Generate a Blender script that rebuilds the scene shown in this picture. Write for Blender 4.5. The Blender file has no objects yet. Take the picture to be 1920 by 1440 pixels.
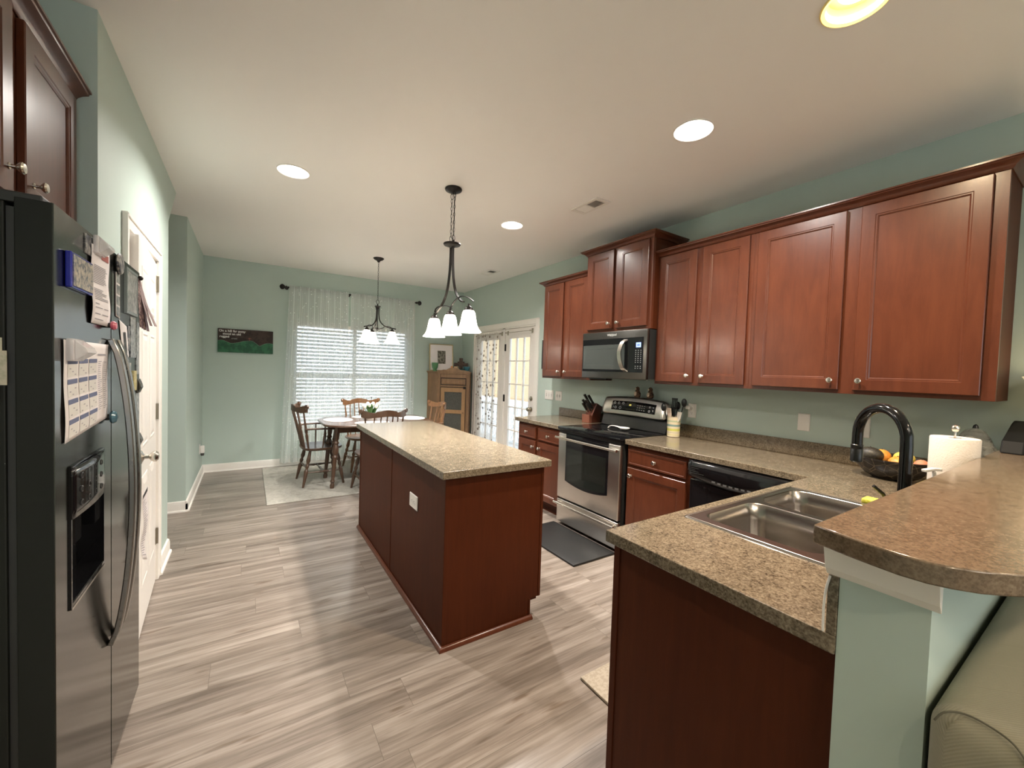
import bpy, bmesh, math, random
from mathutils import Vector, Matrix
PI = math.pi
S = bpy.context.scene
COL = S.collection
random.seed(7)

# ------------------------------------------------------------------ camera, world, exposure
cam_d = bpy.data.cameras.new('camera'); cam = bpy.data.objects.new('camera', cam_d); COL.objects.link(cam)
yaw, pitch, roll, FPX = .575, -.033, .032, 763.65
Fv = Vector((math.sin(yaw)*math.cos(pitch), math.cos(yaw)*math.cos(pitch), math.sin(pitch)))
Rv = Vector((math.cos(yaw), -math.sin(yaw), 0)); Uv = Rv.cross(Fv)
R2 = Rv*math.cos(roll)+Uv*math.sin(roll); U2 = Uv*math.cos(roll)-Rv*math.sin(roll)
M = Matrix((R2, U2, -Fv)).transposed().to_4x4(); M.translation = Vector((0, 0, 1.422))
cam.matrix_world = M
cam_d.sensor_fit = 'HORIZONTAL'; cam_d.sensor_width = 36; cam_d.lens = 36*FPX/1920; cam_d.clip_start = .02
S.camera = cam
S.view_settings.view_transform = 'Standard'; S.view_settings.look = 'None'
S.view_settings.exposure = 1.82; S.view_settings.gamma = 1; S.view_settings.use_curve_mapping = False
S.cycles.use_denoising = True; S.cycles.max_bounces = 10; S.cycles.diffuse_bounces = 6; S.cycles.glossy_bounces = 4
S.cycles.transparent_max_bounces = 16; S.cycles.sample_clamp_indirect = 6; S.cycles.caustics_reflective = False
W = bpy.data.worlds.new('world'); S.world = W; W.use_nodes = True
W.node_tree.nodes['Background'].inputs[0].default_value = (.86, .93, 1, 1)
W.node_tree.nodes['Background'].inputs[1].default_value = .9
CAN_W, PEND_W, FILL_W = 12.0, 13.0, 22.0      # watts: recessed cans, pendant bulbs, added living-room fill light
WARM, NEUT = (1, .78, .52), (1, .95, .89)

def area(name, loc, size, power, color, parent=None, shape='DISK', spread=PI, rot=(0, 0, 0)):
    l = bpy.data.lights.new(name, 'AREA'); l.shape = shape; l.size = size; l.energy = power; l.color = color; l.spread = spread
    o = bpy.data.objects.new(name, l); COL.objects.link(o); o.location = loc; o.rotation_euler = rot
    if parent: o.parent = parent
    return o
def point(name, loc, r, power, color, parent=None):
    l = bpy.data.lights.new(name, 'POINT'); l.shadow_soft_size = r; l.energy = power; l.color = color
    o = bpy.data.objects.new(name, l); COL.objects.link(o); o.location = loc
    if parent: o.parent = parent
    return o

# ------------------------------------------------------------------ materials
def mat(name, col=(.5, .5, .5), rough=.5, metal=0., emit=None, es=0., spec=None, coat=0., trans=0., alpha=1., sheen=0.):
    m = bpy.data.materials.new(name); m.use_nodes = True
    b = m.node_tree.nodes['Principled BSDF']; I = b.inputs
    I['Base Color'].default_value = (*col, 1); I['Roughness'].default_value = rough; I['Metallic'].default_value = metal
    if emit: I['Emission Color'].default_value = (*emit, 1); I['Emission Strength'].default_value = es
    if spec is not None: I['Specular IOR Level'].default_value = spec
    if coat: I['Coat Weight'].default_value = coat; I['Coat Roughness'].default_value = .15
    if trans: I['Transmission Weight'].default_value = trans
    if alpha < 1: I['Alpha'].default_value = alpha
    if sheen: I['Sheen Weight'].default_value = sheen
    return m
def N(m, t, **k):
    n = m.node_tree.nodes.new(t)
    for a, b in k.items(): setattr(n, a, b)
    return n
def lk(m, a, b): m.node_tree.links.new(a, b)
def coords(m, scale=(1, 1, 1), rot=(0, 0, 0), kind='Object'):
    tc = N(m, 'ShaderNodeTexCoord'); mp = N(m, 'ShaderNodeMapping')
    mp.inputs['Scale'].default_value = scale; mp.inputs['Rotation'].default_value = rot
    lk(m, tc.outputs[kind], mp.inputs[0]); return mp.outputs[0]
def noise(m, vec, scale, detail=4, rough=.6, dist=0):
    n = N(m, 'ShaderNodeTexNoise'); n.inputs['Scale'].default_value = scale; n.inputs['Detail'].default_value = detail
    n.inputs['Roughness'].default_value = rough; n.inputs['Distortion'].default_value = dist; lk(m, vec, n.inputs['Vector']); return n.outputs['Fac']
def ramp(m, fac, stops, interp='LINEAR'):
    r = N(m, 'ShaderNodeValToRGB'); e = r.color_ramp.elements; r.color_ramp.interpolation = interp
    while len(e) < len(stops): e.new(.5)
    for el, (p, c) in zip(e, stops): el.position = p; el.color = (*c, 1)
    lk(m, fac, r.inputs[0]); return r.outputs[0]
def mix(m, fac, a, b, mode='MIX'):
    x = N(m, 'ShaderNodeMix', data_type='RGBA', blend_type=mode)
    for s, v in ((0, fac), (6, a), (7, b)):
        if hasattr(v, 'links'): lk(m, v, x.inputs[s])
        else: x.inputs[s].default_value = v if s == 0 else (*v, 1)
    return x.outputs[2]
def bsdf(m): return m.node_tree.nodes['Principled BSDF']
def setc(m, c): lk(m, c, bsdf(m).inputs['Base Color'])
def bump(m, h, strength=.2, dist=.002):
    b = N(m, 'ShaderNodeBump'); b.inputs['Strength'].default_value = strength; b.inputs['Distance'].default_value = dist
    lk(m, h, b.inputs['Height']); lk(m, b.outputs[0], bsdf(m).inputs['Normal'])

def paint(name, col, b=.08):
    m = mat(name, col, .6, spec=.35); v = coords(m); bump(m, noise(m, v, 260, 3), b, .001); return m
GREEN = paint('sage_green_paint', (.445, .535, .487))
CEIL = paint('ceiling_paint', (.88, .86, .83), .15)
WHITE = mat('white_trim_paint', (.80, .77, .72), .35)
DOORW = mat('white_door_paint', (.78, .74, .69), .4)
def wood(name, a, b, rough=.3, coat=.3, sc=(9, 9, 1.2), big=1.5, spec=None):
    m = mat(name, a, rough, coat=coat, spec=spec); v = coords(m, sc)
    n1 = noise(m, v, 3, 6, .65, .6); n2 = noise(m, coords(m, (1, 1, .6)), big*3, 3)
    c = ramp(m, n1, ((.3, a), (.7, b))); c = mix(m, .35, c, ramp(m, n2, ((.35, a), (.65, b)))); setc(m, c)
    return m
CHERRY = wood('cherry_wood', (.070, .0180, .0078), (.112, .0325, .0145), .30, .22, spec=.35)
CHERRY_SHADED = wood('shaded_cherry_wood', (.050, .0110, .0034), (.078, .0185, .0058), .5, 0, (12, 12, 1), 1, .12)  # darker copy of the cherry wood with shade put into its colour
PINE = wood('aged_pine_wood', (.15, .085, .041), (.27, .155, .078), .5, .1, (14, 14, 1.1), 2)
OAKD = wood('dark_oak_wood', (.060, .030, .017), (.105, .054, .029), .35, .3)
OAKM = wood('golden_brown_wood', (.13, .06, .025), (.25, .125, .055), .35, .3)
TABLE = wood('table_walnut', (.085, .045, .03), (.13, .075, .05), .25, .4, (2, 12, 12))
BLOCK = wood('knife_block_wood', (.07, .018, .01), (.11, .03, .015), .35, .2)

def laminate(name, cols, rough=.16):
    m = mat(name, cols[1], rough, spec=.5); v = coords(m)
    n1 = noise(m, v, 92, 5, .75, .15); n2 = noise(m, v, 30, 3, .6); n3 = noise(m, v, 190, 2, .5)
    c = ramp(m, n1, ((.36, cols[0]), (.47, cols[1]), (.56, cols[2]), (.66, cols[3])))
    c = mix(m, .45, c, ramp(m, n2, ((.35, cols[0]), (.5, cols[1]), (.66, cols[2]))))
    c = mix(m, .25, c, ramp(m, n3, ((.4, cols[0]), (.6, cols[3])))); c = mix(m, 1, c, (.86, .84, .80), 'MULTIPLY'); setc(m, c)
    return m
LAM = laminate('speckled_laminate', ((.040, .030, .018), (.155, .122, .085), (.255, .208, .150), (.43, .37, .29)))
BARL = laminate('speckled_bar_laminate', ((.085, .060, .040), (.165, .118, .080), (.225, .165, .115), (.29, .225, .165)))

def floor_mat():
    m = mat('vinyl_plank', (.3, .26, .21), .3, spec=.45)
    b = N(m, 'ShaderNodeTexBrick'); v = coords(m)
    sp = N(m, 'ShaderNodeSeparateXYZ'); lk(m, v, sp.inputs[0]); dv = N(m, 'ShaderNodeMath', operation='DIVIDE'); dv.inputs[1].default_value = .178; lk(m, sp.outputs[1], dv.inputs[0])
    fl = N(m, 'ShaderNodeMath', operation='FLOOR'); lk(m, dv.outputs[0], fl.inputs[0]); wn = N(m, 'ShaderNodeTexWhiteNoise', noise_dimensions='1D'); lk(m, fl.outputs[0], wn.inputs['W'])
    ma = N(m, 'ShaderNodeMath', operation='MULTIPLY_ADD'); ma.inputs[1].default_value = 1.22; lk(m, wn.outputs['Value'], ma.inputs[0]); lk(m, sp.outputs[0], ma.inputs[2])
    cb = N(m, 'ShaderNodeCombineXYZ'); lk(m, ma.outputs[0], cb.inputs[0]); lk(m, sp.outputs[1], cb.inputs[1]); lk(m, cb.outputs[0], b.inputs['Vector'])
    b.offset = 0; b.inputs['Scale'].default_value = 1
    b.inputs['Brick Width'].default_value = 1.22; b.inputs['Row Height'].default_value = .178
    b.inputs['Mortar Size'].default_value = .0008; b.inputs['Mortar Smooth'].default_value = .3
    b.inputs['Color1'].default_value = (0, 0, 0, 1); b.inputs['Color2'].default_value = (1, 1, 1, 1); b.inputs['Mortar'].default_value = (.5, .5, .5, 1)
    # per-plank shift of the grain
    cx = N(m, 'ShaderNodeCombineXYZ'); ml = N(m, 'ShaderNodeMath', operation='MULTIPLY'); ml.inputs[1].default_value = 9.
    lk(m, b.outputs['Color'], ml.inputs[0]); lk(m, ml.outputs[0], cx.inputs[2]); lk(m, ml.outputs[0], cx.inputs[0])
    ad = N(m, 'ShaderNodeVectorMath', operation='ADD'); lk(m, v, ad.inputs[0]); lk(m, cx.outputs[0], ad.inputs[1])
    mp = N(m, 'ShaderNodeMapping'); mp.inputs['Scale'].default_value = (.55, 9, 1); lk(m, ad.outputs[0], mp.inputs[0])
    g1 = noise(m, mp.outputs[0], 2.2, 5, .6, .5)
    mp2 = N(m, 'ShaderNodeMapping'); mp2.inputs['Scale'].default_value = (1.6, 42, 1); lk(m, ad.outputs[0], mp2.inputs[0])
    g2 = noise(m, mp2.outputs[0], 2.0, 4, .6, .3)
    mp3 = N(m, 'ShaderNodeMapping'); mp3.inputs['Scale'].default_value = (1.2, 7, 1); lk(m, ad.outputs[0], mp3.inputs[0])
    g3 = noise(m, mp3.outputs[0], 3.3, 2, .5)
    c = ramp(m, g1, ((.30, (.125, .098, .078)), (.43, (.225, .188, .158)), (.54, (.345, .298, .258)), (.67, (.50, .45, .405))))
    c = mix(m, .35, c, ramp(m, g2, ((.3, (.14, .112, .09)), (.5, (.30, .257, .22)), (.7, (.46, .415, .37)))))
    kn = ramp(m, g3, ((.0, (.28, .22, .17)), (.26, (.55, .47, .4)), (.34, (1, 1, 1)), (1, (1, 1, 1))))
    c = mix(m, .8, c, kn, 'MULTIPLY')
    tone = ramp(m, b.outputs['Color'], ((0, (.86, .84, .82)), (1, (1.08, 1.06, 1.04))))
    c = mix(m, 1, c, tone, 'MULTIPLY')
    c = mix(m, b.outputs['Fac'], c, (.12, .095, .075)); c = mix(m, 1, c, (.78, .77, .77), 'MULTIPLY'); setc(m, c)
    bump(m, g2, .06, .001)
    return m
FLOOR = floor_mat()
def brushed(name, col, rough, sc=(1, 120, 1), amt=.12, metal=1.):
    m = mat(name, col, rough, metal); n = noise(m, coords(m, sc), 6, 3)
    r = N(m, 'ShaderNodeMapRange'); r.inputs['To Min'].default_value = rough-amt/2; r.inputs['To Max'].default_value = rough+amt/2
    lk(m, n, r.inputs[0]); lk(m, r.outputs[0], bsdf(m).inputs['Roughness']); return m
STEEL = brushed('brushed_steel', (.60, .57, .53), .30, (1, 2, 90))
SINKM = brushed('sink_steel', (.43, .40, .37), .22, (60, 1, 1))
NICKEL = mat('satin_nickel', (.66, .62, .56), .25, 1)
BRASSN = mat('aged_nickel', (.42, .38, .30), .3, 1)
BSTEEL = brushed('black_stainless', (.135, .132, .125), .30, (1, 1, 60), .1)
FRSTEEL = brushed('fridge_black_stainless', (.11, .107, .098), .15, (1, 60, 1), .05)
BLACKG = mat('black_glass', (.006, .006, .007), .06)
BLACKP = mat('black_plastic', (.006, .006, .006), .3)
BLACKM = mat('matte_black', (.018, .018, .017), .5)
FRSIDE = mat('dark_grey_fridge_side', (.008, .009, .007), .55, spec=.25)
IRON = mat('dark_bronze_metal', (.022, .018, .016), .4, .6)
FAUC = mat('gloss_black_metal', (.008, .008, .008), .12, .3)
PLATE = mat('white_plastic', (.78, .75, .71), .35)
SLOT = mat('slot_dark', (.05, .045, .04), .6)
GLASS = mat('clear_glass', (.95, .98, .98), .02, trans=1.)
MWGLASS = mat('microwave_window', (.055, .062, .058), .2, spec=.3)
OVGLASS = mat('oven_window', (.012, .014, .012), .05)
GREYB = mat('grey_print', (.28, .29, .28), .4)
WPRINT = mat('white_print', (.7, .7, .68), .5)
LCD = mat('blue_lcd', (.1, .15, .4), .3, emit=(.25, .35, .95), es=.7)
LCDY = mat('amber_lcd', (.1, .09, .02), .3, emit=(.7, .6, .12), es=.2)
PAPER = mat('paper_white', (.74, .69, .68), .7)
INK = mat('ink_grey', (.28, .26, .28), .7)
INKB = mat('ink_blue', (.11, .13, .22), .7)
INKR = mat('ink_red', (.30, .05, .03), .7)
CER = mat('white_ceramic', (.80, .76, .72), .15)
BULB = mat('lamp_lens', (1, 1, 1), .4, emit=(1, .95, .88), es=3.2)
BULBW = mat('warm_lamp_lens', (1, 1, 1), .4, emit=(1, .9, .68), es=3.4)
def shade_mat():
    m = mat('frosted_glass_shade', (.95, .92, .86), .35, emit=(1, .94, .84), es=2.2)
    nt = m.node_tree; tr = nt.nodes.new('ShaderNodeBsdfTranslucent'); tr.inputs[0].default_value = (1, .96, .9, 1); tp = nt.nodes.new('ShaderNodeBsdfTransparent')
    m1 = nt.nodes.new('ShaderNodeMixShader'); m1.inputs[0].default_value = .55; nt.links.new(nt.nodes['Principled BSDF'].outputs[0], m1.inputs[1]); nt.links.new(tr.outputs[0], m1.inputs[2])
    nt.links.new(m1.outputs[0], nt.nodes['Material Output'].inputs[0]); return m
SHADE = shade_mat()
OUTW = mat('outdoor_cream_siding', (.56, .40, .23), .8)
def beige_fabric():
    m = mat('sage_khaki_fabric', (.27, .24, .17), .9, sheen=.15)
    v = coords(m, (1, 1, 1)); sp = N(m, 'ShaderNodeSeparateXYZ'); lk(m, v, sp.inputs[0])
    pp = N(m, 'ShaderNodeMath', operation='PINGPONG'); pp.inputs[1].default_value = .11
    ad0 = N(m, 'ShaderNodeMath', operation='ADD'); lk(m, sp.outputs[0], ad0.inputs[0]); lk(m, sp.outputs[1], ad0.inputs[1])
    lk(m, ad0.outputs[0], pp.inputs[0])
    ad = N(m, 'ShaderNodeMath', operation='ADD'); lk(m, pp.outputs[0], ad.inputs[0]); lk(m, sp.outputs[2], ad.inputs[1])
    mu = N(m, 'ShaderNodeMath', operation='MULTIPLY'); mu.inputs[1].default_value = 2*PI/.0065; lk(m, ad.outputs[0], mu.inputs[0])
    si = N(m, 'ShaderNodeMath', operation='SINE'); lk(m, mu.outputs[0], si.inputs[0])
    mr = N(m, 'ShaderNodeMapRange'); mr.inputs['From Min'].default_value = -1; lk(m, si.outputs[0], mr.inputs[0])
    setc(m, mix(m, mr.outputs[0], (.245, .22, .15), (.29, .262, .185))); bump(m, mr.outputs[0], .25, .0015)
    return m
SOFA = beige_fabric()
def speck(name, a, b, scale, lo=.45, hi=.55, rough=.8, detail=4):
    m = mat(name, a, rough); setc(m, ramp(m, noise(m, coords(m), scale, detail, .65), ((lo, a), (hi, b)))); return m
PHOTO1 = speck('photo_print_dark', (.03, .035, .05), (.38, .36, .33), 45, .42, .6, .4)
PHOTO2 = speck('photo_print_people', (.08, .10, .13), (.55, .48, .38), 70, .4, .6, .3)
PHOTO3 = speck('photo_print_grey', (.10, .11, .11), (.42, .43, .41), 60, .4, .62, .3)
CLEARP = mat('clear_acrylic', (.75, .72, .72), .12, alpha=.55)

# ------------------------------------------------------------------ mesh helpers
class MB:
    def __init__(s): s.bm = bmesh.new()
    def quad(s, pts):
        return s.bm.faces.new([s.bm.verts.new(p) for p in pts])
    def box(s, x0, x1, y0, y1, z0, z1):
        v = [s.bm.verts.new(p) for p in ((x0, y0, z0), (x1, y0, z0), (x1, y1, z0), (x0, y1, z0), (x0, y0, z1), (x1, y0, z1), (x1, y1, z1), (x0, y1, z1))]
        for f in ((3, 2, 1, 0), (4, 5, 6, 7), (0, 1, 5, 4), (1, 2, 6, 5), (2, 3, 7, 6), (3, 0, 4, 7)): s.bm.faces.new([v[i] for i in f])
        return s
    def rbox(s, x0, x1, y0, y1, z0, z1, r=.01, seg=3):
        b = bmesh.new(); t = MB.__new__(MB); t.bm = b; t.box(x0, x1, y0, y1, z0, z1)
        bmesh.ops.bevel(b, geom=b.edges[:]+b.verts[:], offset=r, segments=seg, profile=.5, affect='EDGES')
        return s.merge(b)
    def merge(s, b, mtx=None):
        if mtx: bmesh.ops.transform(b, matrix=mtx, verts=b.verts)
        mp = {v: s.bm.verts.new(v.co) for v in b.verts}
        for f in b.faces: s.bm.faces.new([mp[v] for v in f.verts])
        b.free(); return s
    def prism(s, poly, a0, a1, ax='z'):
        # poly in the two other axes (x,y)/(x,z)/(y,z)
        def P(p, a): return {'z': (p[0], p[1], a), 'y': (p[0], a, p[1]), 'x': (a, p[0], p[1])}[ax]
        A = [s.bm.verts.new(P(p, a0)) for p in poly]; B = [s.bm.verts.new(P(p, a1)) for p in poly]; n = len(poly)
        s.bm.faces.new(A[::-1]); s.bm.faces.new(B)
        for i in range(n): s.bm.faces.new((A[i], A[(i+1) % n], B[(i+1) % n], B[i]))
        return s
    def lathe(s, prof, o=(0, 0, 0), axis=(0, 0, 1), seg=24, cap=True, closed=False):
        o = Vector(o); w = Vector(axis).normalized(); u = w.orthogonal().normalized(); v = w.cross(u); rings = []
        for r, z in prof:
            if r < 1e-6: rings.append([s.bm.verts.new(o+w*z)])
            else: rings.append([s.bm.verts.new(o+w*z+(u*math.cos(2*PI*i/seg)+v*math.sin(2*PI*i/seg))*r) for i in range(seg)])
        if closed: rings.append(rings[0])
        for A, B in zip(rings, rings[1:]):
            for i in range(seg):
                j = (i+1) % seg
                if len(A) == 1 and len(B) == 1: continue
                if len(A) == 1: s.bm.faces.new((A[0], B[j], B[i]))
                elif len(B) == 1: s.bm.faces.new((A[i], A[j], B[0]))
                else: s.bm.faces.new((A[i], A[j], B[j], B[i]))
        if cap and not closed:
            if len(rings[0]) > 1: s.bm.faces.new(rings[0][::-1])
            if len(rings[-1]) > 1: s.bm.faces.new(rings[-1])
        return s
    def bar(s, p0, p1, r0, r1=None, seg=12, bulges=None):
        p0, p1 = Vector(p0), Vector(p1); L = (p1-p0).length; r1 = r0 if r1 is None else r1
        prof = [(r0, 0), (r1, L)] if not bulges else [(r, t*L) for t, r in bulges]
        return s.lathe(prof, p0, p1-p0, seg)
    def tube(s, pts, r, seg=10, cap=True, flat=None):
        pts = [Vector(p) for p in pts]; n = len(pts); rs = r if isinstance(r, (list, tuple)) else [r]*n
        t0 = (pts[1]-pts[0]).normalized(); u = t0.orthogonal().normalized(); rings = []
        for i, p in enumerate(pts):
            t = (pts[min(i+1, n-1)]-pts[max(i-1, 0)]).normalized()
            u = (u-t*u.dot(t)).normalized(); v = t.cross(u)
            rings.append([s.bm.verts.new(p+(u*math.cos(2*PI*k/seg)+v*math.sin(2*PI*k/seg))*rs[i]) for k in range(seg)])
        for A, B in zip(rings, rings[1:]):
            for k in range(seg): s.bm.faces.new((A[k], A[(k+1) % seg], B[(k+1) % seg], B[k]))
        if cap: s.bm.faces.new(rings[0][::-1]); s.bm.faces.new(rings[-1])
        return s
    def ribbon(s, pts, w, t, side=(1, 0, 0)):
        # rectangular section sweep: width w along 'side', thickness t
        pts = [Vector(p) for p in pts]; n = len(pts); sd = Vector(side).normalized(); rings = []
        for i, p in enumerate(pts):
            tg = (pts[min(i+1, n-1)]-pts[max(i-1, 0)]).normalized(); nn = tg.cross(sd).normalized()
            ww = w[i] if isinstance(w, (list, tuple)) else w
            rings.append([s.bm.verts.new(p+sd*a*ww/2+nn*b*t/2) for a, b in ((-1, -1), (1, -1), (1, 1), (-1, 1))])
        for A, B in zip(rings, rings[1:]):
            for k in range(4): s.bm.faces.new((A[k], A[(k+1) % 4], B[(k+1) % 4], B[k]))
        s.bm.faces.new(rings[0][::-1]); s.bm.faces.new(rings[-1]); return s
    def torus(s, c, R, r, axis=(0, 0, 1), seg=20, ss=8):
        c = Vector(c); w = Vector(axis).normalized(); u = w.orthogonal().normalized(); v = w.cross(u); rings = []
        for i in range(seg):
            a = 2*PI*i/seg; d = u*math.cos(a)+v*math.sin(a)
            rings.append([s.bm.verts.new(c+d*(R+r*math.cos(2*PI*k/ss))+w*r*math.sin(2*PI*k/ss)) for k in range(ss)])
        for i in range(seg):
            A, B = rings[i], rings[(i+1) % seg]
            for k in range(ss): s.bm.faces.new((A[k], B[k], B[(k+1) % ss], A[(k+1) % ss]))
        return s
    def ball(s, c, r, sc=(1, 1, 1), seg=16):
        b = bmesh.new(); bmesh.ops.create_uvsphere(b, u_segments=seg, v_segments=max(6, seg//2+2), radius=r)
        return s.merge(b, Matrix.Translation(c) @ Matrix.Diagonal((*sc, 1)))
    def panel(s, O, Uu, Vv, w, h, levels):
        # stepped rectangular front; levels=(inset, depth along outward normal)
        O, U, V = Vector(O), Vector(Uu).normalized(), Vector(Vv).normalized(); Nn = U.cross(V); rings = []
        for ins, d in levels:
            rings.append([s.bm.verts.new(O+U*a+V*b+Nn*d) for a, b in ((ins, ins), (w-ins, ins), (w-ins, h-ins), (ins, h-ins))])
        s.bm.faces.new(rings[0][::-1])
        for A, B in zip(rings, rings[1:]):
            for k in range(4): s.bm.faces.new((A[k], A[(k+1) % 4], B[(k+1) % 4], B[k]))
        s.bm.faces.new(rings[-1]); return s
    def grid(s, f, nu, nv, close_u=False):
        V = [[s.bm.verts.new(f(i/nu, j/nv)) for j in range(nv+1)] for i in range(nu if close_u else nu+1)]
        m = len(V)
        for i in range(nu if close_u else nu):
            for j in range(nv): s.bm.faces.new((V[i][j], V[(i+1) % m][j], V[(i+1) % m][j+1], V[i][j+1]))
        return s
    def slab(s, xs, ys, inc, z0, z1):
        # watertight slab from included grid cells
        vt = {}
        def vv(i, j, k):
            if (i, j, k) not in vt: vt[i, j, k] = s.bm.verts.new((xs[i], ys[j], (z0, z1)[k]))
            return vt[i, j, k]
        c = {(i, j) for i in range(len(xs)-1) for j in range(len(ys)-1) if inc((xs[i]+xs[i+1])/2, (ys[j]+ys[j+1])/2)}
        for i, j in c:
            s.bm.faces.new((vv(i, j, 1), vv(i+1, j, 1), vv(i+1, j+1, 1), vv(i, j+1, 1)))
            s.bm.faces.new((vv(i, j, 0), vv(i, j+1, 0), vv(i+1, j+1, 0), vv(i+1, j, 0)))
            for (di, dj), (a, b) in (((-1, 0), ((i, j+1), (i, j))), ((1, 0), ((i+1, j), (i+1, j+1))), ((0, -1), ((i, j), (i+1, j))), ((0, 1), ((i+1, j+1), (i, j+1)))):
                if (i+di, j+dj) not in c: s.bm.faces.new((vv(*a, 0), vv(*b, 0), vv(*b, 1), vv(*a, 1)))
        return s
    def build(s, name, m, parent=None, smooth=35, bevel=0, local=False, solid=0, subd=0):
        if not local and parent is not None:
            o = WL.get(parent.name, Vector((0, 0, 0))); bmesh.ops.translate(s.bm, verts=s.bm.verts, vec=-o)
        bmesh.ops.recalc_face_normals(s.bm, faces=s.bm.faces)
        me = bpy.data.meshes.new(name); 
        if smooth:
            for f in s.bm.faces: f.smooth = True
            for e in s.bm.edges:
                if len(e.link_faces) == 2 and e.calc_face_angle(0) > math.radians(smooth): e.smooth = False
        s.bm.to_mesh(me); s.bm.free(); me.materials.append(m)
        ob = bpy.data.objects.new(name, me); COL.objects.link(ob)
        if parent is not None:
            ob.parent = parent; WL[ob.name] = WL.get(parent.name, Vector((0, 0, 0)))
        if solid: md = ob.modifiers.new('solid', 'SOLIDIFY'); md.thickness = solid; md.offset = 0
        if bevel:
            md = ob.modifiers.new('bevel', 'BEVEL'); md.width = bevel; md.segments = 2; md.limit_method = 'ANGLE'; md.angle_limit = math.radians(50)
            md.harden_normals = False
        if subd: md = ob.modifiers.new('sub', 'SUBSURF'); md.levels = subd; md.render_levels = subd
        return ob
WL = {}
def tag(o, label, cat, group=None, kind=None):
    o['label'] = label; o['category'] = cat
    if group: o['group'] = group
    if kind: o['kind'] = kind
    return o
def thing(name, label, cat, loc=(0, 0, 0), rz=0, group=None):
    o = bpy.data.objects.new(name, None); COL.objects.link(o); o.empty_display_size = .05
    o.location = loc; o.rotation_euler = (0, 0, rz); WL[o.name] = Vector(loc)
    return tag(o, label, cat, group)
def struct(o, label=None):
    o['kind'] = 'structure'
    if label: o['label'] = label
    return o
def dup(root, loc, rz, label):
    r = root.copy(); COL.objects.link(r); r.location = loc; r.rotation_euler = (0, 0, rz); r['label'] = label
    for ch in list(root.children):
        c = ch.copy(); COL.objects.link(c); c.parent = r
        for g in list(ch.children):
            d = g.copy(); COL.objects.link(d); d.parent = c
    return r
def text(name, s, size, O, U, V, m, parent, bold=0, align='LEFT'):
    cu = bpy.data.curves.new(name, 'FONT'); cu.body = s; cu.size = size; cu.extrude = .0006; cu.align_x = align; cu.offset = bold
    cu.materials.append(m); o = bpy.data.objects.new(name, cu); COL.objects.link(o)
    U, V = Vector(U).normalized(), Vector(V).normalized(); mt = Matrix((U, V, U.cross(V))).transposed().to_4x4()
    mt.translation = Vector(O)-WL.get(parent.name, Vector((0, 0, 0)))
    me = bpy.data.meshes.new_from_object(o); me.transform(mt); bpy.data.objects.remove(o); bpy.data.curves.remove(cu)
    o = bpy.data.objects.new(name, me); COL.objects.link(o); o.parent = parent
    return o

# ------------------------------------------------------------------ setting
C = 2.74; XR = 3.118; XC = -.493; XD = -.485; YB = 6.432; YS = 4.838; YC = 3.86; XA = -1.17; YF = 2.215; YL = -3.6
struct(MB().box(-3.2, XR+.15, YL-.15, YB+.15, -.08, 0).build('floor', FLOOR, smooth=0), 'grey-brown wood look plank floor')
CANS = [(.247, 3.223), (1.995, 3.163), (1.99, 1.365), (1.764, .599)]
FILL_CANS = [(.2, -1.2), (1.9, -1.4), (.2, -2.8), (1.9, -2.8)]  # unseen living-room cans added for fill light
def ceiling():
    xs = [-3.2]; ys = [YL-.15]
    m = MB().box(-3.2, XR+.15, YL-.15, YB+.15, C, C+.12).build('ceiling', CEIL, smooth=0)
    c = MB()
    for x, y in CANS+FILL_CANS: c.lathe([(.085, C-.05), (.085, C+.06)], (x, y, 0), seg=40)
    co = c.build('cutter', CEIL); md = m.modifiers.new('b', 'BOOLEAN'); md.object = co; md.solver = 'EXACT'; md.operation = 'DIFFERENCE'
    dg = bpy.context.evaluated_depsgraph_get(); me = bpy.data.meshes.new_from_object(m.evaluated_get(dg))
    m.modifiers.clear(); m.data = me; bpy.data.objects.remove(co)
    return struct(m, 'white painted flat ceiling')
ceiling()
# right wall with door opening
DY0, DY1, DZ = 4.27, 5.90, 2.035
struct(MB().box(XR, XR+.12, YL, DY0, 0, C).box(XR, XR+.12, DY1, YB, 0, C).box(XR, XR+.12, DY0, DY1, DZ, C).build('wall_right', GREEN, smooth=0), 'sage green wall behind the cabinets')
# back wall with window opening
WX0, WX1, WZ0, WZ1 = .52, 2.17, .52, 2.0
struct(MB().box(-1.6, WX0, YB, YB+.12, 0, C).box(WX1, XR+.12, YB, YB+.12, 0, C).box(WX0, WX1, YB, YB+.12, 0, WZ0).box(WX0, WX1, YB, YB+.12, WZ1, C).build('wall_back', GREEN, smooth=0), 'sage green end wall with window')
# step wall and dining left wall
struct(MB().box(-2.6, XD, YS, YS+.1, 0, C).box(XD-.1, XD, YS+.1, YB, 0, C).build('wall_step', GREEN, smooth=0), 'sage green wall stepping out beside dining area')
# closet wall with door opening
CY0, CY1 = 2.63, 3.395
b = MB()
b.box(XC-.1, XC, YF, CY0, 0, C).box(XC-.1, XC, CY0, CY1, DZ, C)
b.prism([(CY1, 0), (YC, 0), (YC, 2.42), (4.214, C), (CY1, C)], XC-.1, XC, 'x')
b.box(XA, XC-.1, YF, YF+.1, 0, C).box(XA, XC-.1, YC-.1, YC, 0, C)
struct(b.build('wall_left', GREEN, smooth=0), 'sage green closet wall beside fridge')
struct(MB().box(XA-.1, XA, YL, YC, 0, C).box(-2.7, -2.6, YC-.1, YS+.1, 0, C).box(-2.7, XA-.1, YC-.1, YC, 0, C).build('wall_far_left', GREEN, smooth=0))
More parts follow.
